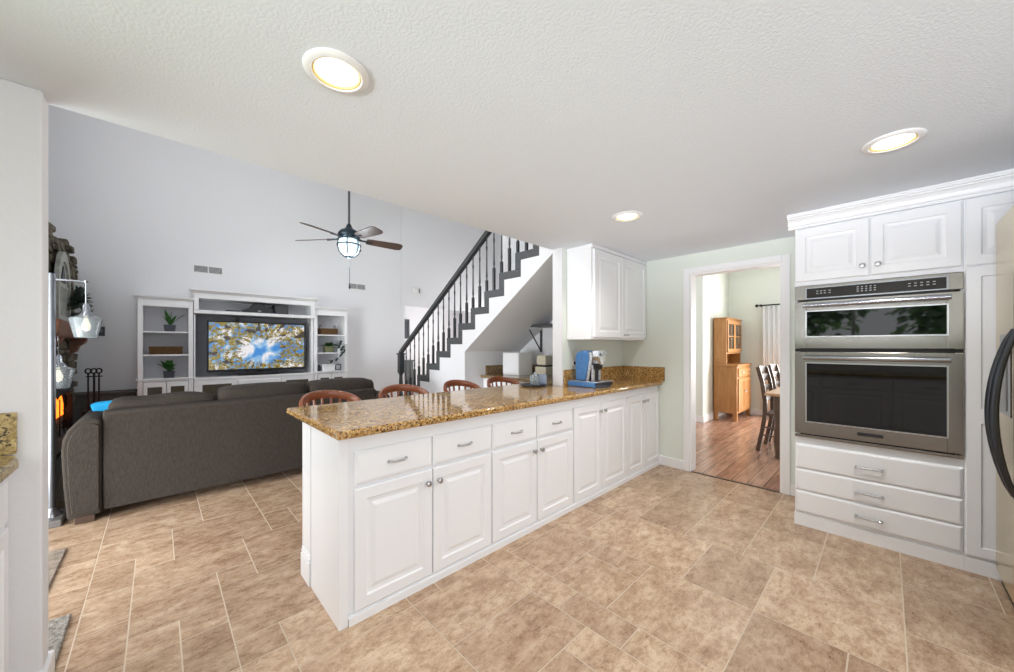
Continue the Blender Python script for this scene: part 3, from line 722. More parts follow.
# ------------------------------------------------------------------ sofa
def cushion(name, x0, x1, y0, y1, z0, z1, m, parent, rz=0, puff=.035, top_wave=0, e=5.0):
    bm = BM(); n = 8
    cx, cy, cz = (x0+x1)/2, (y0+y1)/2, (z0+z1)/2; hx, hy, hz = (x1-x0)/2, (y1-y0)/2, (z1-z0)/2
    bmesh.ops.create_cube(bm, size=2.0); bmesh.ops.subdivide_edges(bm, edges=bm.edges[:], cuts=n, use_grid_fill=True)
    for v in bm.verts:
        x, y, z = v.co
        k = (abs(x)**e+abs(y)**e+abs(z)**e)**(1/e); x, y, z = x/k, y/k, z/k
        px = 1-abs(x)**2; pz = 1-abs(z)**2; py = 1-abs(y)**2
        v.co = (cx+x*hx, cy+y*(hy+puff*px*pz), cz+z*(hz+puff*.5*px*py)+top_wave*math.sin(5*x)*(z > 0))
    return obj(name, bm, m, parent, smooth=True, auto=1)
t = thing('sofa', 'dark brown chenille three-cushion sofa seen from behind, facing the television', 'sofa', (.75, 4.5, 0))
bm = BM(); prism(bm, [(4.06, .07), (4.05, .40), (4.065, .80), (4.12, .815), (4.24, .80), (4.30, .42), (4.30, .07)], 'x', -.30, 1.815)
obj('back_frame', bm, 'sofa_fabric', t, .018, 3, smooth=True)
for s, x0 in ((-1, -.302), (1, 1.817)):
    prof = [(0, .055), (0, .74), (-.02, .762), (-.075, .768), (-.125, .748), (-.162, .70), (-.188, .63), (-.195, .55), (-.185, .30), (-.168, .055)]
    bm = BM(); prism(bm, [(x0-s*0+(-s)*p[0]*-1 if s > 0 else x0+p[0], p[1]) for p in prof] if s < 0 else [(x0-p[0], p[1]) for p in prof], 'y', 4.045, 5.02)
    a = obj('arm', bm, 'sofa_fabric', t, .022, 3, smooth=True)
    bm = BM(); inn = [(p[0]*.80-.012, .09+(p[1]-.055)*.90) for p in prof]
    prism(bm, [((x0+p[0]) if s < 0 else (x0-p[0]), p[1]) for p in inn], 'y', 4.036, 4.046)
    obj('arm_panel', bm, 'sofa_fabric', a, .008, 2, smooth=True)
    for y in (4.07, 4.92):
        bm = BM(); xx = x0+s*.03 if s > 0 else x0-.135
        bx(bm, xx, xx+.10, y, y+.09, 0, .054); obj('foot', bm, 'sofa_foot', t, .004)
box('seat_base', -.30, 1.815, 4.302, 5.0, .07, .30, 'sofa_fabric', t, .02)
for a, c in ((-.29, .405), (.41, 1.105), (1.11, 1.805)): cushion('seat_cushion', a, c, 4.30, 5.03, .30, .47, 'sofa_fabric', t, puff=.015)
cushion('back_cushion', -.285, .385, 4.165, 4.47, .48, .872, 'sofa_fabric', t, top_wave=.008, e=9)
cushion('back_cushion', .39, 1.135, 4.165, 4.47, .48, .915, 'sofa_fabric', t, e=9)
cushion('back_cushion', 1.14, 1.85, 4.165, 4.47, .48, .915, 'sofa_fabric', t, e=9)
o = cushion('throw_pillow', -.17, .17, -.04, .04, -.19, .19, 'blue_fabric', None, puff=.03, e=12)
for q in o.data.vertices: q.co.x -= .42*(q.co.z-.19)      # slumped sideways
o.location = (-.155, 4.56, .435); o.rotation_euler = (.10, 0, 0)
tag(o, 'bright blue throw pillow behind the left arm of the sofa', 'pillow')

# ------------------------------------------------------------------ entertainment centre
FYU = 6.15
def case(name, x0, x1, lbl):
    t = thing(name, lbl, 'bookcase', ((x0+x1)/2, 6.3, 0), 'white bookcases either side of the television')
    bm = BM(); w_ = .045
    bx(bm, x0, x0+w_, FYU, 6.48, .0, 1.87); bx(bm, x1-w_, x1, FYU, 6.48, 0, 1.87)
    bx(bm, x0+w_, x1-w_, FYU, 6.48, 1.785, 1.87); bx(bm, x0+w_, x1-w_, FYU, 6.48, .0, .10); bx(bm, x0+w_, x1-w_, FYU, 6.48, .865, .885)
    obj('frame', bm, 'trim_white', t, .003)
    box('back_panel', x0+w_, x1-w_, 6.465, 6.478, .10, 1.785, 'shelf_back', t)
    box('ledge', x0-.018, x1+.012, FYU-.02, 6.48, .886, .90, 'trim_white', t, .003)
    bm = BM(); prism(bm, [(FYU+.01, 1.871), (FYU-.012, 1.871), (FYU-.02, 1.885), (FYU-.035, 1.893), (FYU-.04, 1.912), (FYU+.01, 1.912)], 'x', x0-.035, x1+.008)
    bx(bm, x0, x1, FYU+.01, 6.48, 1.871, 1.912); obj('crown', bm, 'trim_white', t)
    for z in (1.19, 1.475):
        box('shelf', x0+w_, x1-w_, FYU+.015, 6.464, z-.011, z+.006, 'trim_white', t)
    mid = (x0+x1)/2
    for a, c in ((x0+w_+.004, mid-.004), (mid+.004, x1-w_-.004)):
        bm = BM()
        f = .035
        for r in ((a, a+f, .11, .86), (c-f, c, .11, .86), (a+f, c-f, .11, .16), (a+f, c-f, .80, .86)): bx(bm, r[0], r[1], FYU-.018, FYU-.0005, r[2], r[3])
        d = obj('door', bm, 'trim_white', t)
        box('glass_pane', a+f, c-f, FYU-.012, FYU-.007, .16, .80, 'cabinet_glass', d)
        knob(d, (c-.017 if a < mid-.05 and c < mid else a+.017, FYU-.018, .60), -Y_)
    return t
case('bookcase', -.176, .326, 'white bookcase left of the television, with potted plants and a basket')
case('bookcase', 1.752, 2.255, 'white bookcase right of the television, with basket and trailing plant')
t = thing('media_console', 'white media console with bridge shelf framing the television', 'media console', (1.04, 6.3, 0))
X0, X1 = .334, 1.744
bm = BM(); bx(bm, X0, X1, FYU, 6.48, 0, .86); obj('base', bm, 'trim_white', t, .003)
box('ledge', X0-.004, X1+.004, FYU-.02, 6.48, .861, .888, 'trim_white', t, .004)
bm = BM(); bx(bm, X0, X0+.014, FYU+.02, 6.48, .889, 1.72); obj('side_panel', bm, 'trim_white', t); box('side_panel', X1-.03, X1, FYU+.02, 6.48, .889, 1.72, 'trim_white', t)
box('niche_back', X0+.015, X1-.031, 6.40, 6.478, .889, 1.714, 'niche_grey', t)
bm = BM(); bx(bm, X0-.004, X1+.004, 6.10, 6.48, 1.722, 1.765); bx(bm, X0-.002, X0+.045, 6.10, 6.48, 1.766, 1.985); bx(bm, X1-.05, X1+.002, 6.10, 6.48, 1.766, 1.985)
bx(bm, X0+.045, X1-.05, 6.10, 6.48, 1.915, 1.985); obj('bridge', bm, 'trim_white', t, .003)
box('bridge_back', X0+.046, X1-.051, 6.46, 6.478, 1.766, 1.914, 'shelf_back', t)
bm = BM(); prism(bm, [(6.11, 1.986), (6.086, 1.986), (6.075, 2.0), (6.05, 2.012), (6.045, 2.035), (6.11, 2.035)], 'x', X0-.045, X1+.035); bx(bm, X0, X1, 6.11, 6.48, 1.986, 2.035); obj('crown', bm, 'trim_white', t)
for a, c, gl in ((.36, .775, 1), (.785, 1.30, 0), (1.31, 1.72, 1)):
    if gl:
        bm = BM(); f = .055
        for r in ((a, a+f, .10, .845), (c-f, c, .10, .845), (a+f, c-f, .10, .16), (a+f, c-f, .795, .845)): bx(bm, r[0], r[1], FYU-.018, FYU-.0005, r[2], r[3])
        d = obj('door', bm, 'trim_white', t); box('glass_pane', a+f, c-f, FYU-.012, FYU-.007, .16, .795, 'cabinet_glass', d)
    else:
        for z0, z1 in ((.68, .835), (.40, .66), (.10, .38)):
            bm = BM(); rings_panel(bm, (a, FYU, z0), X_, Z_, -Y_, c-a, z1-z0, FLAT); d = obj('drawer', bm, 'trim_white', t)
            knob(d, ((a+c)/2, FYU-.02, (z0+z1)/2), -Y_)
# television
t = thing('television', 'wide flat television showing treetops against blue sky', 'television', (1.05, 6.2, .89))
bm = BM(); a, c, e, f = .466, 1.640, .952, 1.638; q = .018
for r in ((a, a+q, e, f), (c-q, c, e, f), (a+q, c-q, e, e+q+.012), (a+q, c-q, f-q, f)): bx(bm, r[0], r[1], 6.188, 6.235, r[2], r[3])
bx(bm, a+q, c-q, 6.212, 6.235, e+q, f-q); obj('bezel', bm, 'black_plastic', t, .004)
bm = BM(); bx(bm, a+q, c-q, 6.2, 6.211, e+q+.012, f-q)
sc_ = obj('screen', bm, 'screen_picture', t)
for v in sc_.data.vertices: pass
bm = BM(); bx(bm, .80, 1.30, 6.19, 6.33, .8885, .902); bx(bm, 1.0, 1.1, 6.236, 6.27, .902, 1.2); obj('stand', bm, 'black_plastic', t, .003)
bm = BM(); bx(bm, .905, 1.28, 6.14, 6.185, .8885, .938); tag(obj('soundbar', bm, 'black_plastic', bevel=.008), 'low black soundbar on the console under the television', 'soundbar')
bm = BM(); bx(bm, .665, .82, 6.16, 6.32, 1.7655, 1.788); tag(obj('disc_player', bm, 'grey_plastic', bevel=.003), 'thin grey disc player at the left of the bridge shelf above the television', 'disc player')
t = thing('game_console', 'black game console with stepped top in the middle of the bridge shelf', 'game console', (1.0, 6.25, 1.766))
bm = BM(); prism(bm, [(.83, 1.766), (1.215, 1.766), (1.205, 1.83), (1.13, 1.85), (1.09, 1.893), (.985, 1.898), (.945, 1.84), (.87, 1.81)], 'y', 6.15, 6.35); obj('case', bm, 'black_plastic', t, .006)
bm = BM(); bx(bm, 1.02, 1.06, 6.146, 6.1495, 1.79, 1.80); obj('indicator', bm, 'display_mark', t)
t = thing('speaker_box', 'black speaker box at the right of the bridge shelf above the television', 'speaker', (1.315, 6.25, 1.766))
box('cabinet', 1.228, 1.40, 6.16, 6.36, 1.766, 1.905, 'black_plastic', t, .005)
box('grille', 1.238, 1.39, 6.153, 6.1595, 1.775, 1.897, 'grey_plastic', t, .002)
t = thing('sensor_camera', 'small black clip-on sensor on the top edge of the television', 'camera', (.80, 6.2, 1.64))
bm = BM(); bx(bm, .775, .815, 6.185, 6.23, 1.639, 1.65); bx(bm, .788, .802, 6.2, 6.215, 1.65, 1.668); bx(bm, .765, .825, 6.185, 6.225, 1.668, 1.694); obj('housing', bm, 'black_plastic', t, .004)

# shelf plants and baskets
def leaf(bm, base, d, ln, wd, droop=.3, n=5):
    base, d = Vector(base), Vector(d).normalized(); side = d.cross(Z_)
    if side.length < .05: side = Vector((1, 0, 0))
    side.normalize(); L_, R_, Md = [], [], []
    for k in range(n+1):
        s = k/n; p = base + d*ln*s - Z_*droop*ln*s*s; ww = wd*math.sin(PI*min(.97, .08+.92*s))**.8 if k < n else .001
        nn = side.cross(d).normalized()*wd*.25
        L_.append(bm.verts.new(p - side*ww + nn)); R_.append(bm.verts.new(p + side*ww + nn)); Md.append(bm.verts.new(p))
    for k in range(n):
        bm.faces.new((L_[k], Md[k], Md[k+1], L_[k+1])); bm.faces.new((Md[k], R_[k], R_[k+1], Md[k+1]))
def pot_plant(name, x, y, z, pw, ph, leaves, potm, leafm, lbl):
    t = thing(name, lbl, 'plant', (x, y, z))
    bm = BM(); v = bx(bm, x-pw/2, x+pw/2, y-pw/2, y+pw/2, z, z+ph)
    for q in v[:4]: q.co.x = x+(q.co.x-x)*.85; q.co.y = y+(q.co.y-y)*.85
    obj('pot', bm, potm, t, .004)
    bm = BM()
    for (d, ln, wd, dr) in leaves:
        tube(bm, [(x, y, z+ph*.8), Vector((x, y, z+ph*.9))+Vector(d).normalized()*ln*.15], .004, 6)
        leaf(bm, Vector((x, y, z+ph*.85))+Vector(d).normalized()*ln*.1, d, ln, wd, dr)
    f = obj('foliage', bm, leafm, t, smooth=True); return t
pot_plant('potted_aloe', .108, 6.27, 1.482, .115, .085, [((-.25, -.2, 1), .20, .030, .05), ((.1, 0, 1), .17, .026, .05), ((.75, -.1, .9), .20, .022, .1), ((-.1, .3, 1), .15, .024, .1), ((.35, -.3, .8), .15, .024, .1), ((-.5, .2, 1), .14, .02, .1)], 'pot_grey', 'leaf', 'spiky green plant in grey pot on the top shelf of the left bookcase')
rl = random.Random(3)
pot_plant('potted_fern', .10, 6.27, .9005, .11, .085, [((rl.uniform(-1, .6), rl.uniform(-1, .6), rl.uniform(.5, 1.3)), rl.uniform(.12, .20), .030, .25) for _ in range(14)], 'pot_grey', 'leaf', 'round-leaved plant in grey pot on the lowest open shelf of the left bookcase')
pot_plant('potted_ivy', 2.0, 6.27, 1.197, .135, .10, [((rl.uniform(-1, 1), rl.uniform(-1, .5), rl.uniform(.1, 1.1)), rl.uniform(.12, .2), .034, .5) for _ in range(20)], 'pot_olive', 'leaf', 'bushy green plant in olive pot on the right bookcase')
def basket(x0, x1, y0, y1, z, h, lbl, handles):
    t = thing('wicker_basket', lbl, 'basket', ((x0+x1)/2, (y0+y1)/2, z))
    bm = BM(); w_ = .008; s = .008
    for lv in range(6):
        za, zb = z+h*lv/6, z+h*(lv+1)/6-.001; k = s*(lv/6)
        bx(bm, x0-k, x1+k, y0-k, y0-k+w_, za, zb); bx(bm, x0-k, x1+k, y1+k-w_, y1+k, za, zb)
        bx(bm, x0-k, x0-k+w_, y0-k+w_, y1+k-w_, za, zb); bx(bm, x1+k-w_, x1+k, y0-k+w_, y1+k-w_, za, zb)
    bx(bm, x0, x1, y0, y1, z, z+.006); obj('body', bm, 'wicker', t, .002)
    bm = BM(); n = int((x1-x0)/.026)
    for k in range(n+1):
        xx = x0+(x1-x0)*k/n; tube(bm, [(xx, y0-.006, z+.004), (xx, y0-.013, z+h)], .004, 6)
    obj('stakes', bm, 'wicker', t)
    if handles:
        for xx in (x0+.01, x1-.01):
            bm = BM(); tube(bm, [(xx, (y0+y1)/2-.05*math.cos(PI*k/8), z+h+.055*math.sin(PI*k/8)) for k in range(9)], .005, 8); obj('handle', bm, 'wood_chair', t)
    return t
basket(-.075, .222, 6.18, 6.36, 1.1965, .10, 'long woven basket on the middle shelf of the left bookcase', False)
basket(1.865, 2.105, 6.18, 6.36, 1.4815, .10, 'small wicker basket with two handles on the top shelf of the right bookcase', True)
t = thing('trailing_plant', 'thin dark trailing plant in a small white pot on the right bookcase', 'plant', (2.17, 6.24, 1.197))
bm = BM(); lathe(bm, [(.026, 0), (.033, .01), (.035, .06), (.030, .06), (.028, .02), (.008, .012)], (2.165, 6.25, 1.197), Z_, 16); obj('pot', bm, 'trim_white', t, smooth=True)
bm = BM()
for pth in ([(2.165, 6.24, 1.25), (2.15, 6.19, 1.31), (2.16, 6.16, 1.36)], [(2.165, 6.24, 1.25), (2.17, 6.13, 1.26), (2.15, 6.10, 1.17), (2.08, 6.09, 1.10), (2.0, 6.09, 1.07)], [(2.165, 6.24, 1.25), (2.185, 6.12, 1.30), (2.19, 6.1, 1.22)]):
    tube(bm, pth, .0022, 6)
    for k, p in enumerate(pth[1:]): 
        leaf(bm, p, (.3-.5*k, -.3, .3), .075, .024, .3); leaf(bm, p, (-.4, -.4, -.3), .07, .022, .3)
obj('vines', bm, 'leaf_dark', t, smooth=True)
t = thing('keepsake_box', 'small white keepsake box on the lowest open shelf of the right bookcase', 'box', (1.98, 6.26, .9005))
box('body', 1.885, 2.075, 6.19, 6.33, .901, .985, 'trim_white', t, .004); box('lid', 1.880, 2.08, 6.185, 6.335, .986, 1.008, 'trim_white', t, .004)
t = thing('picture_frame', 'small pale picture frame on the lowest open shelf of the right bookcase', 'picture frame', (2.145, 6.28, .9005))
bm = BM()
for r in ((2.105, 2.115, .901, 1.0), (2.18, 2.19, .901, 1.0), (2.115, 2.18, .901, .911), (2.115, 2.18, .99, 1.0)): bx(bm, r[0], r[1], 6.27, 6.285, r[2], r[3])
obj('frame', bm, 'pot_grey', t); box('print', 2.115, 2.18, 6.278, 6.284, .911, .99, 'shelf_back', t)
bm = BM(); lathe(bm, [(.02, 0), (.03, .02), (.028, .07), (.014, .09), (.016, .10)], (1.845, 6.25, .901), Z_, 16); tag(obj('vase', bm, 'pot_grey', smooth=True), 'small dark grey vase beside the white keepsake box', 'vase')

# wall vents, switch plates
def vent(x0, x1, z0, z1, lbl):
    t = thing('wall_vent', lbl, 'vent', ((x0+x1)/2, 6.495, z0), 'wall vents above the television')
    bm = BM(); bx(bm, x0, x1, 6.494, 6.4995, z0, z1); obj('plate', bm, 'plate_plastic', t)
    mx = (x0+x1)/2
    for a, c in ((x0+.015, mx-.006), (mx+.006, x1-.015)):
        bm = BM(); bx(bm, a, c, 6.4925, 6.4938, z0+.02, z1-.02); g = obj('grille', bm, 'vent_slot', t)
        bm = BM(); n = 6
        for k in range(n): zz = z0+.025+(z1-z0-.05)*k/(n-1); bx(bm, a, c, 6.489, 6.4924, zz-.0016, zz+.0016)
        obj('slats', bm, 'plate_plastic', g)
vent(.337, .668, 2.29, 2.418, 'white rectangular wall vent above the left bookcase')
vent(2.385, 2.705, 2.29, 2.418, 'white rectangular wall vent to the right of the television console')
t = thing('thermostat', 'small grey thermostat plate on the wall beside the fireplace mantel', 'thermostat', (-.5, 6.495, 1.41))
box('plate', -.53, -.46, 6.483, 6.4995, 1.42, 1.53, 'grey_plastic', t, .004); box('dial', -.515, -.475, 6.476, 6.4828, 1.46, 1.50, 'vent_slot', t, .003)
t = thing('door_chime', 'white door chime box on the wall above the hall opening', 'door chime', (3.7, 6.47, 2.345))
box('cover', 3.63, 3.78, 6.44, 6.4895, 2.345, 2.45, 'plate_plastic', t, .008); box('sound_hole', 3.745, 3.77, 6.437, 6.4398, 2.355, 2.44, 'vent_slot', t)

# ------------------------------------------------------------------ ceiling fan
FX, FYc = 1.668, 4.5
t = thing('ceiling_fan', 'dark five-blade ceiling fan with caged glass lamp hanging in the living room', 'ceiling fan', (FX, FYc, 4.9))
bm = BM(); lathe(bm, [(.07, 4.899), (.07, 4.87), (.03, 4.82)], (FX, FYc, 0), Z_, 20); obj('canopy', bm, 'fan_metal', t, smooth=True)
bm = BM(); tube(bm, [(FX, FYc, 2.72), (FX, FYc, 4.83)], .013, 12); obj('downrod', bm, 'rail_paint', t, smooth=True)
bm = BM(); lathe(bm, [(.02, 2.775), (.035, 2.74), (.05, 2.715), (.10, 2.69), (.125, 2.655), (.13, 2.62), (.12, 2.595), (.08, 2.585)], (FX, FYc, 0), Z_, 28); obj('motor_housing', bm, 'fan_metal', t, smooth=True)
th0 = math.atan2(-FYc, -FX)
for k in range(5):
    a = th0 + math.radians(28 + 72*k); d = Vector((math.cos(a), math.sin(a), 0)); s = Vector((-d.y, d.x, 0)); base = Vector((FX, FYc, 2.598))
    bm = BM(); tl = .14   # pitched, slightly drooping blade
    rows = [(.20, .045), (.24, .058), (.45, .068), (.58, .074), (.625, .062), (.645, .035)]; top, bot = [], []
    for r, wd in rows:
        pr = []
        for zo in (.004, -.004):
            pr.append([bm.verts.new(base + d*r + s*x + Z_*(zo - x*tl*2.0 - .02*r)) for x in (-wd, 0, wd)])
        top.append(pr[0]); bot.append(pr[1])
    for i in range(len(rows)-1):
        for j in range(2):
            bm.faces.new((top[i][j], top[i+1][j], top[i+1][j+1], top[i][j+1])); bm.faces.new((bot[i][j], bot[i][j+1], bot[i+1][j+1], bot[i+1][j]))
        bm.faces.new((top[i][0], bot[i][0], bot[i+1][0], top[i+1][0])); bm.faces.new((top[i][2], top[i+1][2], bot[i+1][2], bot[i][2]))
    for i in (0, -1):
        for j in range(2): bm.faces.new((top[i][j], top[i][j+1], bot[i][j+1], bot[i][j]))
    bmesh.ops.recalc_face_normals(bm, faces=bm.faces[:])
    bl = obj('blade', bm, 'wood_blade', t)
    bm = BM(); tube(bm, [base + d*.10 + Z_*.002, base + d*.16 - Z_*.004, base + d*.27 - Z_*.008], [.016, .010, .014], 8); obj('blade_iron', bm, 'fan_metal', bl)
bm = BM(); lathe(bm, [(.105, 2.583), (.122, 2.55), (.124, 2.49), (.105, 2.43), (.06, 2.395), (.01, 2.385)], (FX, FYc, 0), Z_, 28); obj('lamp_globe', bm, 'fan_glow', t, smooth=True)
bm = BM()
for k in range(6):
    a = 2*PI*k/6; tube(bm, [(FX+math.cos(a)*r, FYc+math.sin(a)*r, z) for r, z in ((.112, 2.59), (.130, 2.55), (.132, 2.49), (.112, 2.425), (.066, 2.386), (.0, 2.372))], .006, 6)
lathe(bm, [(.131, 2.525), (.138, 2.525), (.138, 2.512), (.131, 2.512)], (FX, FYc, 0), Z_, 28, cap=False); lathe(bm, [(.004, 2.35), (.03, 2.362), (.036, 2.385)], (FX, FYc, 0), Z_, 14)
obj('lamp_cage', bm, 'fan_metal', t, smooth=True)
bm = BM(); tube(bm, [(FX, FYc-.02, 2.36), (FX, FYc-.02, 2.03)], .003, 6); lathe(bm, [(.004, .0), (.009, .01), (.008, .04), (.003, .05)], (FX, FYc-.02, 1.985), Z_, 10); obj('pull_chain', bm, 'fan_metal', t)
l = bpy.data.lights.new('fan_bulb', 'POINT'); l.energy = 12; l.shadow_soft_size = .1; l.color = (.9, .96, 1); o = bpy.data.objects.new('fan_bulb', l); C.objects.link(o); o.location = (0, 0, 2.30-4.9); o.parent = t

# ------------------------------------------------------------------ fireplace
t = thing('stone_fireplace', 'rough stacked-stone fireplace on the left living room wall', 'fireplace', (-.8, 5.1, 0))
bm = BM(); rs = random.Random(5); z = 0
FB = (4.75, 5.93, .45, .93)
while z < 2.36:
    h = rs.uniform(.045, .095); y = 4.3 + rs.uniform(-.05, .05)
    while y < 6.27:
        ln = rs.uniform(.10, .26); y1 = min(y+ln, 6.31+rs.uniform(-.03, .03)); zt = z+h
        if zt > 2.27 and rs.random() < .25: y = y1; continue
        if not (y1 > FB[0] and y < FB[1] and zt > FB[2] and z < FB[3]):
            d = rs.uniform(-.02, .025); v = bx(bm, -.99, -.665+d, y+.004, y1-.004, z+.004, zt-.002)
            for q in v: q.co += Vector((rs.uniform(-.008, .008) if q.co.x > -.9 else 0, rs.uniform(-.006, .006), rs.uniform(-.006, .006)))
        else:
            for a, c in ((y, min(y1, FB[0])), (max(y, FB[1]), y1)):
                if c-a > .03: bx(bm, -.99, -.665, a, c, z+.004, zt-.002)
        y = y1
    z += h
obj('stonework', bm, 'stone', t, .012, 2)
bm = BM(); bx(bm, -.985, -.97, FB[0]-.02, FB[1]+.02, .40, .98); bx(bm, -.97, -.70, FB[1]-.02, FB[1]+.02, .40, .98); bx(bm, -.97, -.70, FB[0]-.02, FB[0]+.02, .40, .98); bx(bm, -.97, -.70, FB[0], FB[1], .93, .98)
fbx = obj('firebox', bm, 'firebox_black', t)
bm = BM()
for y0, y1, z0, z1 in ((FB[0], FB[1], .84, .935), (FB[0], FB[0]+.05, .45, .80), (FB[1]-.05, FB[1], .45, .80)): bx(bm, -.672, -.645, y0, y1, z0, z1)
for k in range(5): yy = FB[0]+.16+.21*k; bx(bm, -.664, -.656, yy-.004, yy+.004, .45, .80)
obj('fire_screen', bm, 'black_iron', fbx)
bm = BM(); bx(bm, -.985, -.585, 4.45, 6.10, 0, .41); bx(bm, -.584, -.38, 5.80, 6.10, 0, .41); he = obj('hearth', bm, 'hearth_tile', t, .004)
bm = BM(); bx(bm, -.985, -.57, 4.43, 6.12, .412, .448); bx(bm, -.569, -.365, 5.785, 6.12, .412, .448); obj('hearth_cap', bm, 'stone_dark', he, .006)
bm = BM(); prism(bm, [(-.69, 1.37), (-.56, 1.37), (-.535, 1.40), (-.53, 1.505), (-.69, 1.505)], 'y', 4.3, 6.05); mn = obj('mantel', bm, 'wood_mantel', t, .008)
for y in (5.86, 4.5):
    bm = BM(); prism(bm, [(-.69, 1.369), (-.545, 1.369), (-.56, 1.33), (-.60, 1.30), (-.62, 1.24), (-.69, 1.20)], 'y', y, y+.14); obj('corbel', bm, 'wood_mantel', mn, .006)
bm = BM()
for k in range(4): tube(bm, [(-.75+.04*(k % 2), 5.10+.05*k, .50+.06*(k//2)), (-.78+.05*(k % 2), 5.68+.05*k, .50+.065*(k//2))], .04, 10)
tag(obj('fire_logs', bm, 'log_bark'), 'dark logs burning inside the fireplace', 'firewood')
bm = BM()
for k in range(11):
    yy = 5.22+.06*k+rs.uniform(-.02, .02); hh = rs.uniform(.09, .22)
    lathe(bm, [(.008, 0), (.035, hh*.25), (.028, hh*.5), (.012, hh*.8), (.001, hh)], (-.725+rs.uniform(-.015, .015), yy, .60), (rs.uniform(-.15, .15), rs.uniform(-.25, .25), 1), 8)
tag(obj('fire_flames', bm, 'flame', smooth=True), 'orange flames rising from the logs in the fireplace', 'fire')
bm = BM(); bx(bm, -.985, -.20, 6.20, 6.48, 0, .74); bx(bm, -.985, -.185, 6.18, 6.48, .742, .765)
tag(obj('stone_ledge', bm, 'stone_dark', bevel=.006), 'low dark stone ledge along the wall between fireplace and left bookcase', 'ledge')
# arched decoration on the mantel
t = thing('arched_panel', 'weathered white arched window panel leaning above the mantel', 'wall decoration', (-.63, 5.2, 1.507))
def arch(y0, y1, z0, zs, ztop, n=10):
    ym = (y0+y1)/2; p = [(y0, z0), (y1, z0)]
    for k in range(n+1):
        s = k/n; p.append((y1+(ym-y1)*(1-math.cos(PI/2*s)), zs+(ztop-zs)*math.sin(PI/2*s)))
    for k in range(n-1, -1, -1):
        s = k/n; p.append((y0+(ym-y0)*(1-math.cos(PI/2*s)), zs+(ztop-zs)*math.sin(PI/2*s)))
    return p
A1 = arch(4.90, 5.50, 1.507, 1.80, 2.16); A2 = arch(4.965, 5.435, 1.57, 1.80, 2.07)
bm = BM(); V1 = [[bm.verts.new((x, p[0], p[1])) for p in A1] for x in (-.64, -.612)]; V2 = [[bm.verts.new((x, p[0], p[1])) for p in A2] for x in (-.64, -.612)]
n = len(A1)
for i in range(n):
    j = (i+1) % n
    bm.faces.new((V1[0][i], V1[0][j], V1[1][j], V1[1][i])); bm.faces.new((V2[0][i], V2[1][i], V2[1][j], V2[0][j]))
    for s in (0, 1): bm.faces.new((V1[s][i], V1[s][j], V2[s][j], V2[s][i]))
bmesh.ops.recalc_face_normals(bm, faces=bm.faces[:]); fr_ = obj('frame', bm, 'weathered_white', t)
bm = BM(); prism(bm, A2, 'x', -.638, -.628); obj('panel_back', bm, 'weathered_white', t)
bm = BM()
for k in range(9): yy = 4.99+.052*k; bx(bm, -.6275, -.621, yy-.008, yy+.008, 1.57, 1.83)
bx(bm, -.6275, -.619, 4.965, 5.435, 1.831, 1.855); obj('slats', bm, 'weathered_white', t)
bm = BM(); prism(bm, [(5.09, 1.88), (5.31, 1.88), (5.20, 2.03)], 'x', -.6275, -.619); obj('motif', bm, 'pot_grey', t)
t = thing('mantel_greenery', 'bushy dark green arrangement on the mantel beside the arched panel', 'plant', (-.575, 5.5, 1.507))
bm = BM(); lathe(bm, [(.025, 0), (.033, .02), (.036, .10), (.026, .12)], (-.575, 5.5, 1.506), Z_, 14); obj('vase', bm, 'pot_grey', t)
bm = BM(); rg = random.Random(9)
for k in range(260):
    a, e_ = rg.uniform(0, 2*PI), rg.uniform(-.3, 1.3); d = Vector((math.cos(a)*math.cos(e_), 1.2*math.sin(a)*math.cos(e_), 1.1*math.sin(e_)))
    q_ = rg.uniform(.2, 1); o_ = Vector((-.555, 5.5, 1.70)) + Vector((d.x*.03, d.y*.20, d.z*.13))*q_; leaf(bm, o_, d, rg.uniform(.04, .08), .016, .2, 3)
obj('foliage', bm, 'leaf_dark', t, smooth=True)
# fire tools
t = thing('fire_tool_set', 'black iron fireplace tool set standing beside the hearth', 'fire tools', (-.47, 5.97, .449))
tx, ty = -.50, 5.96
bm = BM(); lathe(bm, [(.09, 0), (.09, .012), (.02, .03)], (tx, ty, .449), Z_, 20); tube(bm, [(tx, ty, .46), (tx, ty, 1.0)], .008, 8); tube(bm, [(tx-.06, ty, .97), (tx+.06, ty, .97)], .006, 8); obj('stand', bm, 'black_iron', t)
for nm, dx, dy in (('shovel', -.042, -.02), ('poker', .0, -.035), ('brush', .036, -.02)):
    bm = BM(); px_, py_ = tx+dx, ty+dy; tube(bm, [(px_, py_, .60 if nm != 'poker' else .48), (px_, py_, 1.0)], .007, 8)
    ring = [(px_+.02*math.cos(a), py_, 1.03+.026*math.sin(a)) for a in [2*PI*k/14 for k in range(15)]]; tube(bm, ring, .007, 8)
    if nm == 'shovel': prism(bm, [(px_-.045, .60), (px_+.045, .60), (px_+.045, .52), (px_, .475), (px_-.045, .52)], 'y', py_-.006, py_+.006)
    if nm == 'brush': lathe(bm, [(.012, .62), (.035, .58), (.045, .49)], (px_, py_, 0), Z_, 12)
    obj(nm, bm, 'black_iron', t)

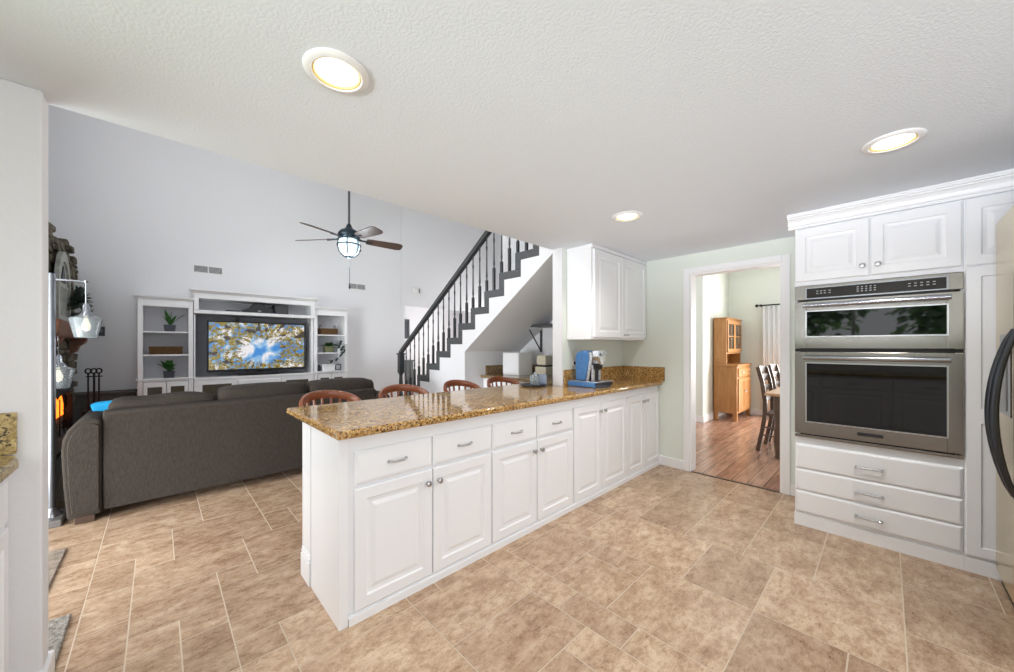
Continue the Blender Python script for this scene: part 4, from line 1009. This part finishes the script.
# ------------------------------------------------------------------ floor lamp with hanging glass shades
LX, LY = -.565, 4.25
t = thing('floor_lamp', 'chrome floor lamp with hanging glass shades beside the sofa arm', 'floor lamp', (LX, LY, 0))
bm = BM(); bx(bm, LX-.10, LX+.065, LY-.14, LY+.14, 0, .05); obj('base_slab', bm, 'lamp_base_stone', t, .008)
bm = BM(); lathe(bm, [(.055, .051), (.052, .07), (.03, .09), (.022, .11)], (LX, LY, 0), Z_, 20); obj('base_dome', bm, 'chrome', t, smooth=True)
bm = BM(); tube(bm, [(LX, LY, .10), (LX, LY, 1.835)], .021, 16); obj('pole', bm, 'pole_steel', t, smooth=True)
def shade(px, py, ztop, arm):
    bm = BM(); tube(bm, [(LX, LY, ztop), (px, py, ztop)], .0075, 10); tube(bm, [(px, py, ztop+.008), (px, py, ztop-.165)], .004, 8); lathe(bm, [(.010, .0), (.014, .012), (.008, .02)], (px, py, ztop-.008), Z_, 12)
    a = obj('arm', bm, 'chrome', t, smooth=True)
    z = ztop-.165
    bm = BM(); lathe(bm, [(.012, 0), (.022, -.02), (.024, -.06), (.045, -.085), (.05, -.10)], (px, py, z), Z_, 20); obj('socket', bm, 'chrome', a, smooth=True)
    bm = BM(); lathe(bm, [(.050, -.098), (.083, -.112), (.088, -.125), (.060, -.262), (.056, -.262), (.083, -.126), (.079, -.117), (.046, -.103)], (px, py, z), Z_, 28, cap=False); obj('glass_shade', bm, 'ribbed_glass', a, smooth=True)
    bm = BM(); lathe(bm, [(.008, -.10), (.014, -.13), (.026, -.17), (.022, -.20), (.004, -.215)], (px, py, z), Z_, 16); obj('bulb', bm, 'bulb_glow', a, smooth=True)
shade(-.398, LY-.01, 1.792, 1)
shade(-.560, LY+.20, 1.40, 1)

# door mats
bm = BM(); bx(bm, -.98, -.42, 3.04, 3.63, .0005, .014); tag(obj('door_mat', bm, 'mat_pile', bevel=.004), 'brown patterned door mat half hidden by the wall end, nearer the sofa', 'mat')
bm = BM()
bx(bm, -.98, -.30, 2.30, 2.715, .0005, .016)
tag(obj('shag_mat', bm, 'rug_pile', bevel=.006), 'grey speckled shag mat at the foot of the left wall end', 'mat')

# hall objects glimpsed past the newel
t = thing('hall_picture', 'narrow dark framed picture on the far hall wall past the newel post', 'picture', (4.32, 8.08, 1.5))
bm = BM()
for r in ((4.24, 4.27, 1.48, 1.95), (4.41, 4.44, 1.48, 1.95), (4.27, 4.41, 1.48, 1.52), (4.27, 4.41, 1.91, 1.95)): bx(bm, r[0], r[1], 8.07, 8.099, r[2], r[3])
obj('frame', bm, 'rail_paint', t); box('print', 4.27, 4.41, 8.085, 8.099, 1.52, 1.91, 'pot_grey', t)
t = thing('hall_stand', 'narrow dark stand against the far hall wall behind the balusters', 'stand', (4.34, 7.97, 0))
box('top', 4.20, 4.47, 7.88, 8.09, .93, .965, 'rail_paint', t, .004); box('body', 4.22, 4.45, 7.90, 8.08, .20, .929, 'rail_paint', t, .004)
for x in (4.225, 4.425):
    for y in (7.905, 8.055): box('leg', x, x+.02, y, y+.02, 0, .199, 'rail_paint', t)

# ------------------------------------------------------------------ dining room
t = thing('pine_hutch', 'honey pine hutch with glazed top doors standing in the dining room', 'hutch', (7.6, 1.97, 0))
hx0, hx1, hy0, hy1 = 7.15, 8.04, 1.768, 2.13
bm = BM(); bx(bm, hx0, hx1, hy0, hy1, .13, .945); obj('lower_body', bm, 'wood_pine', t, .004)
bm = BM(); bx(bm, hx0-.015, hx1+.015, hy0-.02, hy1, .946, .975); obj('counter', bm, 'wood_pine', t, .004)
for x in (hx0, hx1-.06):
    for y in (hy0, hy1-.06): box('leg', x, x+.06, y, y+.06, .002, .129, 'wood_pine', t)
for a, c in ((hx0+.05, (hx0+hx1)/2-.004), ((hx0+hx1)/2+.004, hx1-.05)):
    bm = BM(); rings_panel(bm, (a, hy0, .17), X_, Z_, -Y_, c-a, .56, SHAKER); d = obj('door', bm, 'wood_pine', t); knob(d, (c-.03 if a < 7.4 else a+.03, hy0-.02, .50), -Y_)
    bm = BM(); rings_panel(bm, (a, hy0, .76), X_, Z_, -Y_, c-a, .15, FLAT); d = obj('drawer', bm, 'wood_pine', t); knob(d, ((a+c)/2, hy0-.02, .835), -Y_)
uy0 = 1.925
bm = BM(); bx(bm, hx0, hx0+.025, uy0, hy1, .976, 1.78); bx(bm, hx1-.025, hx1, uy0, hy1, .976, 1.78); bx(bm, hx0+.025, hx1-.025, hy1-.02, hy1, .976, 1.78)
bx(bm, hx0+.025, hx1-.025, uy0, hy1-.02, 1.16, 1.185); bx(bm, hx0+.025, hx1-.025, uy0, hy1-.02, 1.755, 1.78); obj('upper_body', bm, 'wood_pine', t, .003)
bm = BM(); bx(bm, hx0-.02, hx1+.02, uy0-.025, hy1, 1.781, 1.80); obj('cornice', bm, 'wood_pine', t, .004)
for a, c in ((hx0+.025, (hx0+hx1)/2-.003), ((hx0+hx1)/2+.003, hx1-.025)):
    bm = BM(); f = .05
    for r in ((a, a+f, 1.19, 1.75), (c-f, c, 1.19, 1.75), (a+f, c-f, 1.19, 1.25), (a+f, c-f, 1.69, 1.75)): bx(bm, r[0], r[1], uy0-.018, uy0-.0005, r[2], r[3])
    bx(bm, (a+c)/2-.01, (a+c)/2+.01, uy0-.015, uy0-.003, 1.25, 1.69); bx(bm, a+f, c-f, uy0-.015, uy0-.003, 1.46, 1.48)
    d = obj('glazed_door', bm, 'wood_pine', t); box('pane', a+f, c-f, uy0-.010, uy0-.006, 1.25, 1.69, 'clear_glass', d)
def dining_chair(x, y, lbl):
    t = thing('dining_chair', lbl, 'chair', (x, y, .002), 'dark ladder-back chairs at the dining table')
    w2 = .215
    bm = BM(); prism(bm, [(x-w2-.01, y-.44), (x+w2+.01, y-.44), (x+w2, y), (x-w2, y)], 'z', .445, .475); obj('seat', bm, 'wood_chair', t, .008)
    prof = [(.075, .002), (.03, .25), (.0, .46), (.0, .62), (.03, .85), (.075, 1.035)]
    for s in (-1, 1):
        bm = BM(); V = []
        for dy, z in prof:
            px_ = x+s*w2*.97; V.append([bm.verts.new((px_+a, y+dy+b2, z)) for a, b2 in ((-.019, -.022), (.019, -.022), (.019, .022), (-.019, .022))])
        for a, b2 in zip(V, V[1:]):
            for k in range(4): bm.faces.new((a[k], a[(k+1) % 4], b2[(k+1) % 4], b2[k]))
        bm.faces.new(V[0]); bm.faces.new(V[-1]); bmesh.ops.recalc_face_normals(bm, faces=bm.faces[:]); obj('rear_leg', bm, 'wood_chair', t, .004)
        bm = BM(); tube(bm, [(x+s*.20, y-.41, .444), (x+s*.205, y-.415, .25), (x+s*.205, y-.415, .002)], [.022, .024, .016], 10); obj('front_leg', bm, 'wood_chair', t)
    for z, dy, hh in ((.64, .004, .035), (.77, .022, .035), (.90, .045, .04), (1.0, .068, .045)):
        bm = BM(); n = 8; V = []
        for k in range(n+1):
            xx = x-w2+.02+(2*w2-.04)*k/n; bow = .03*(1-(2*k/n-1)**2)
            V.append([bm.verts.new((xx, y+dy+bow+a, z+b2)) for a, b2 in ((-.009, -hh), (.009, -hh), (.009, hh), (-.009, hh))])
        for a, b2 in zip(V, V[1:]):
            for k in range(4): bm.faces.new((a[k], a[(k+1) % 4], b2[(k+1) % 4], b2[k]))
        bm.faces.new(V[0]); bm.faces.new(V[-1]); bmesh.ops.recalc_face_normals(bm, faces=bm.faces[:]); obj('back_slat', bm, 'wood_chair', t)
    bm = BM()
    for z in (.20, .30):
        for s in (-1, 1): tube(bm, [(x+s*.205, y-.41, z), (x+s*.205, y+.04, z)], .010, 8)
    tube(bm, [(x-.205, y-.2, .2), (x+.205, y-.2, .2)], .010, 8); obj('stretcher', bm, 'wood_chair', t)
    return t
dining_chair(5.60, 1.03, 'dark ladder-back dining chair nearest the doorway, partly hidden by its casing')
dining_chair(6.22, 1.03, 'second dark ladder-back dining chair, further from the doorway')
t = thing('dining_table', 'wooden dining table edge with blue runner behind the doorway casing', 'table', (6.0, .4, .002))
bm = BM(); bx(bm, 5.06, 7.0, -.15, .975, .725, .758); obj('tabletop', bm, 'table_top', t, .008)
box('apron', 5.16, 6.9, -.05, .875, .64, .724, 'table_top', t)
for x in (5.15, 6.85):
    for y in (-.05, .86):
        bm = BM(); lathe(bm, [(.035, .002), (.028, .06), (.045, .20), (.03, .40), (.045, .55), (.045, .724)], (x, y, 0), Z_, 14); obj('leg', bm, 'wood_chair', t, smooth=True)
bm = BM(); bx(bm, 5.35, 6.9, .15, .80, .759, .762); tag(obj('table_runner', bm, 'ceramic_blue'), 'pale blue runner lying on the dining table', 'table runner')
def curtain(x, y0, y1, z0, z1, m, lbl, amp=.03, n=60, wv=5):
    bm = BM(); A, B_ = [], []
    for k in range(n+1):
        y = y0+(y1-y0)*k/n; xx = x+amp*math.sin(2*PI*wv*k/n)
        A.append([bm.verts.new((xx+o, y, z0)) for o in (-.002, .002)]); B_.append([bm.verts.new((xx+o, y, z1)) for o in (-.002, .002)])
    for k in range(n):
        bm.faces.new((A[k][0], A[k+1][0], B_[k+1][0], B_[k][0])); bm.faces.new((A[k][1], B_[k][1], B_[k+1][1], A[k+1][1]))
        bm.faces.new((A[k][0], A[k][1], A[k+1][1], A[k+1][0])); bm.faces.new((B_[k][0], B_[k+1][0], B_[k+1][1], B_[k][1]))
    return tag(obj('curtain', bm, m, smooth=True, auto=1), lbl, 'curtain')
curtain(8.06, 1.20, 1.58, .006, 2.03, 'curtain_white', 'white curtain hanging right of the pine hutch in the dining room')
curtain(8.06, 2.62, 3.0, .006, 2.24, 'curtain_grey', 'pale grey curtain seen through the gap left of the pine hutch')
t = thing('curtain_rod', 'dark metal curtain rod above the white dining room curtain', 'curtain rod', (8.06, .5, 2.05))
bm = BM(); tube(bm, [(8.06, 1.64, 2.05), (8.06, -.8, 2.05)], .012, 10); obj('rod', bm, 'black_iron', t)
bm = BM(); blob(bm, (8.06, 1.67, 2.05), .028, 2); obj('finial', bm, 'black_iron', t, smooth=True)
bm = BM(); bx(bm, 8.05, 8.149, 1.60, 1.615, 2.03, 2.07); obj('bracket', bm, 'black_iron', t)
t = thing('light_switch', 'white light switch plate on the wall above the pine hutch', 'light switch', (7.69, 2.14, 1.98))
box('plate', 7.64, 7.74, 2.143, 2.1495, 1.98, 2.15, 'plate_plastic', t, .002); box('toggle', 7.68, 7.70, 2.134, 2.1428, 2.05, 2.08, 'trim_white', t)

# ------------------------------------------------------------------ garden trees outside the kitchen window
rt_ = random.Random(4)
for k, (x, y, h) in enumerate(((-4.4, -1.1, 3.2), (-4.7, 1.5, 3.6), (-4.6, 4.3, 3.2))):
    t = thing('garden_tree', ['leafy garden tree outside, nearest the garden door', 'tallest leafy garden tree outside the kitchen window', 'small leafy garden tree outside the patio door'][k], 'tree', (x, y, -.10), 'trees outside the kitchen window')
    bm = BM(); tube(bm, [(x, y, -.10), (x+.05, y, h*.4), (x-.05, y+.1, h*.8)], [.12, .09, .04], 8); obj('trunk', bm, 'log_bark', t)
    bm = BM()
    for q in range(900):
        a, e_, r = rt_.uniform(0, 2*PI), rt_.uniform(-1.2, 1.4), rt_.uniform(.3, 1.0)*h*.33
        p = Vector((x+math.cos(a)*math.cos(e_)*r, y+math.sin(a)*math.cos(e_)*r, h*.62+math.sin(e_)*r*1.1))
        leaf(bm, p, (rt_.uniform(-1, 1), rt_.uniform(-1, 1), rt_.uniform(-.5, 1)), .26, .08, .2, 3)
    obj('foliage', bm, 'tree_leaf', t)
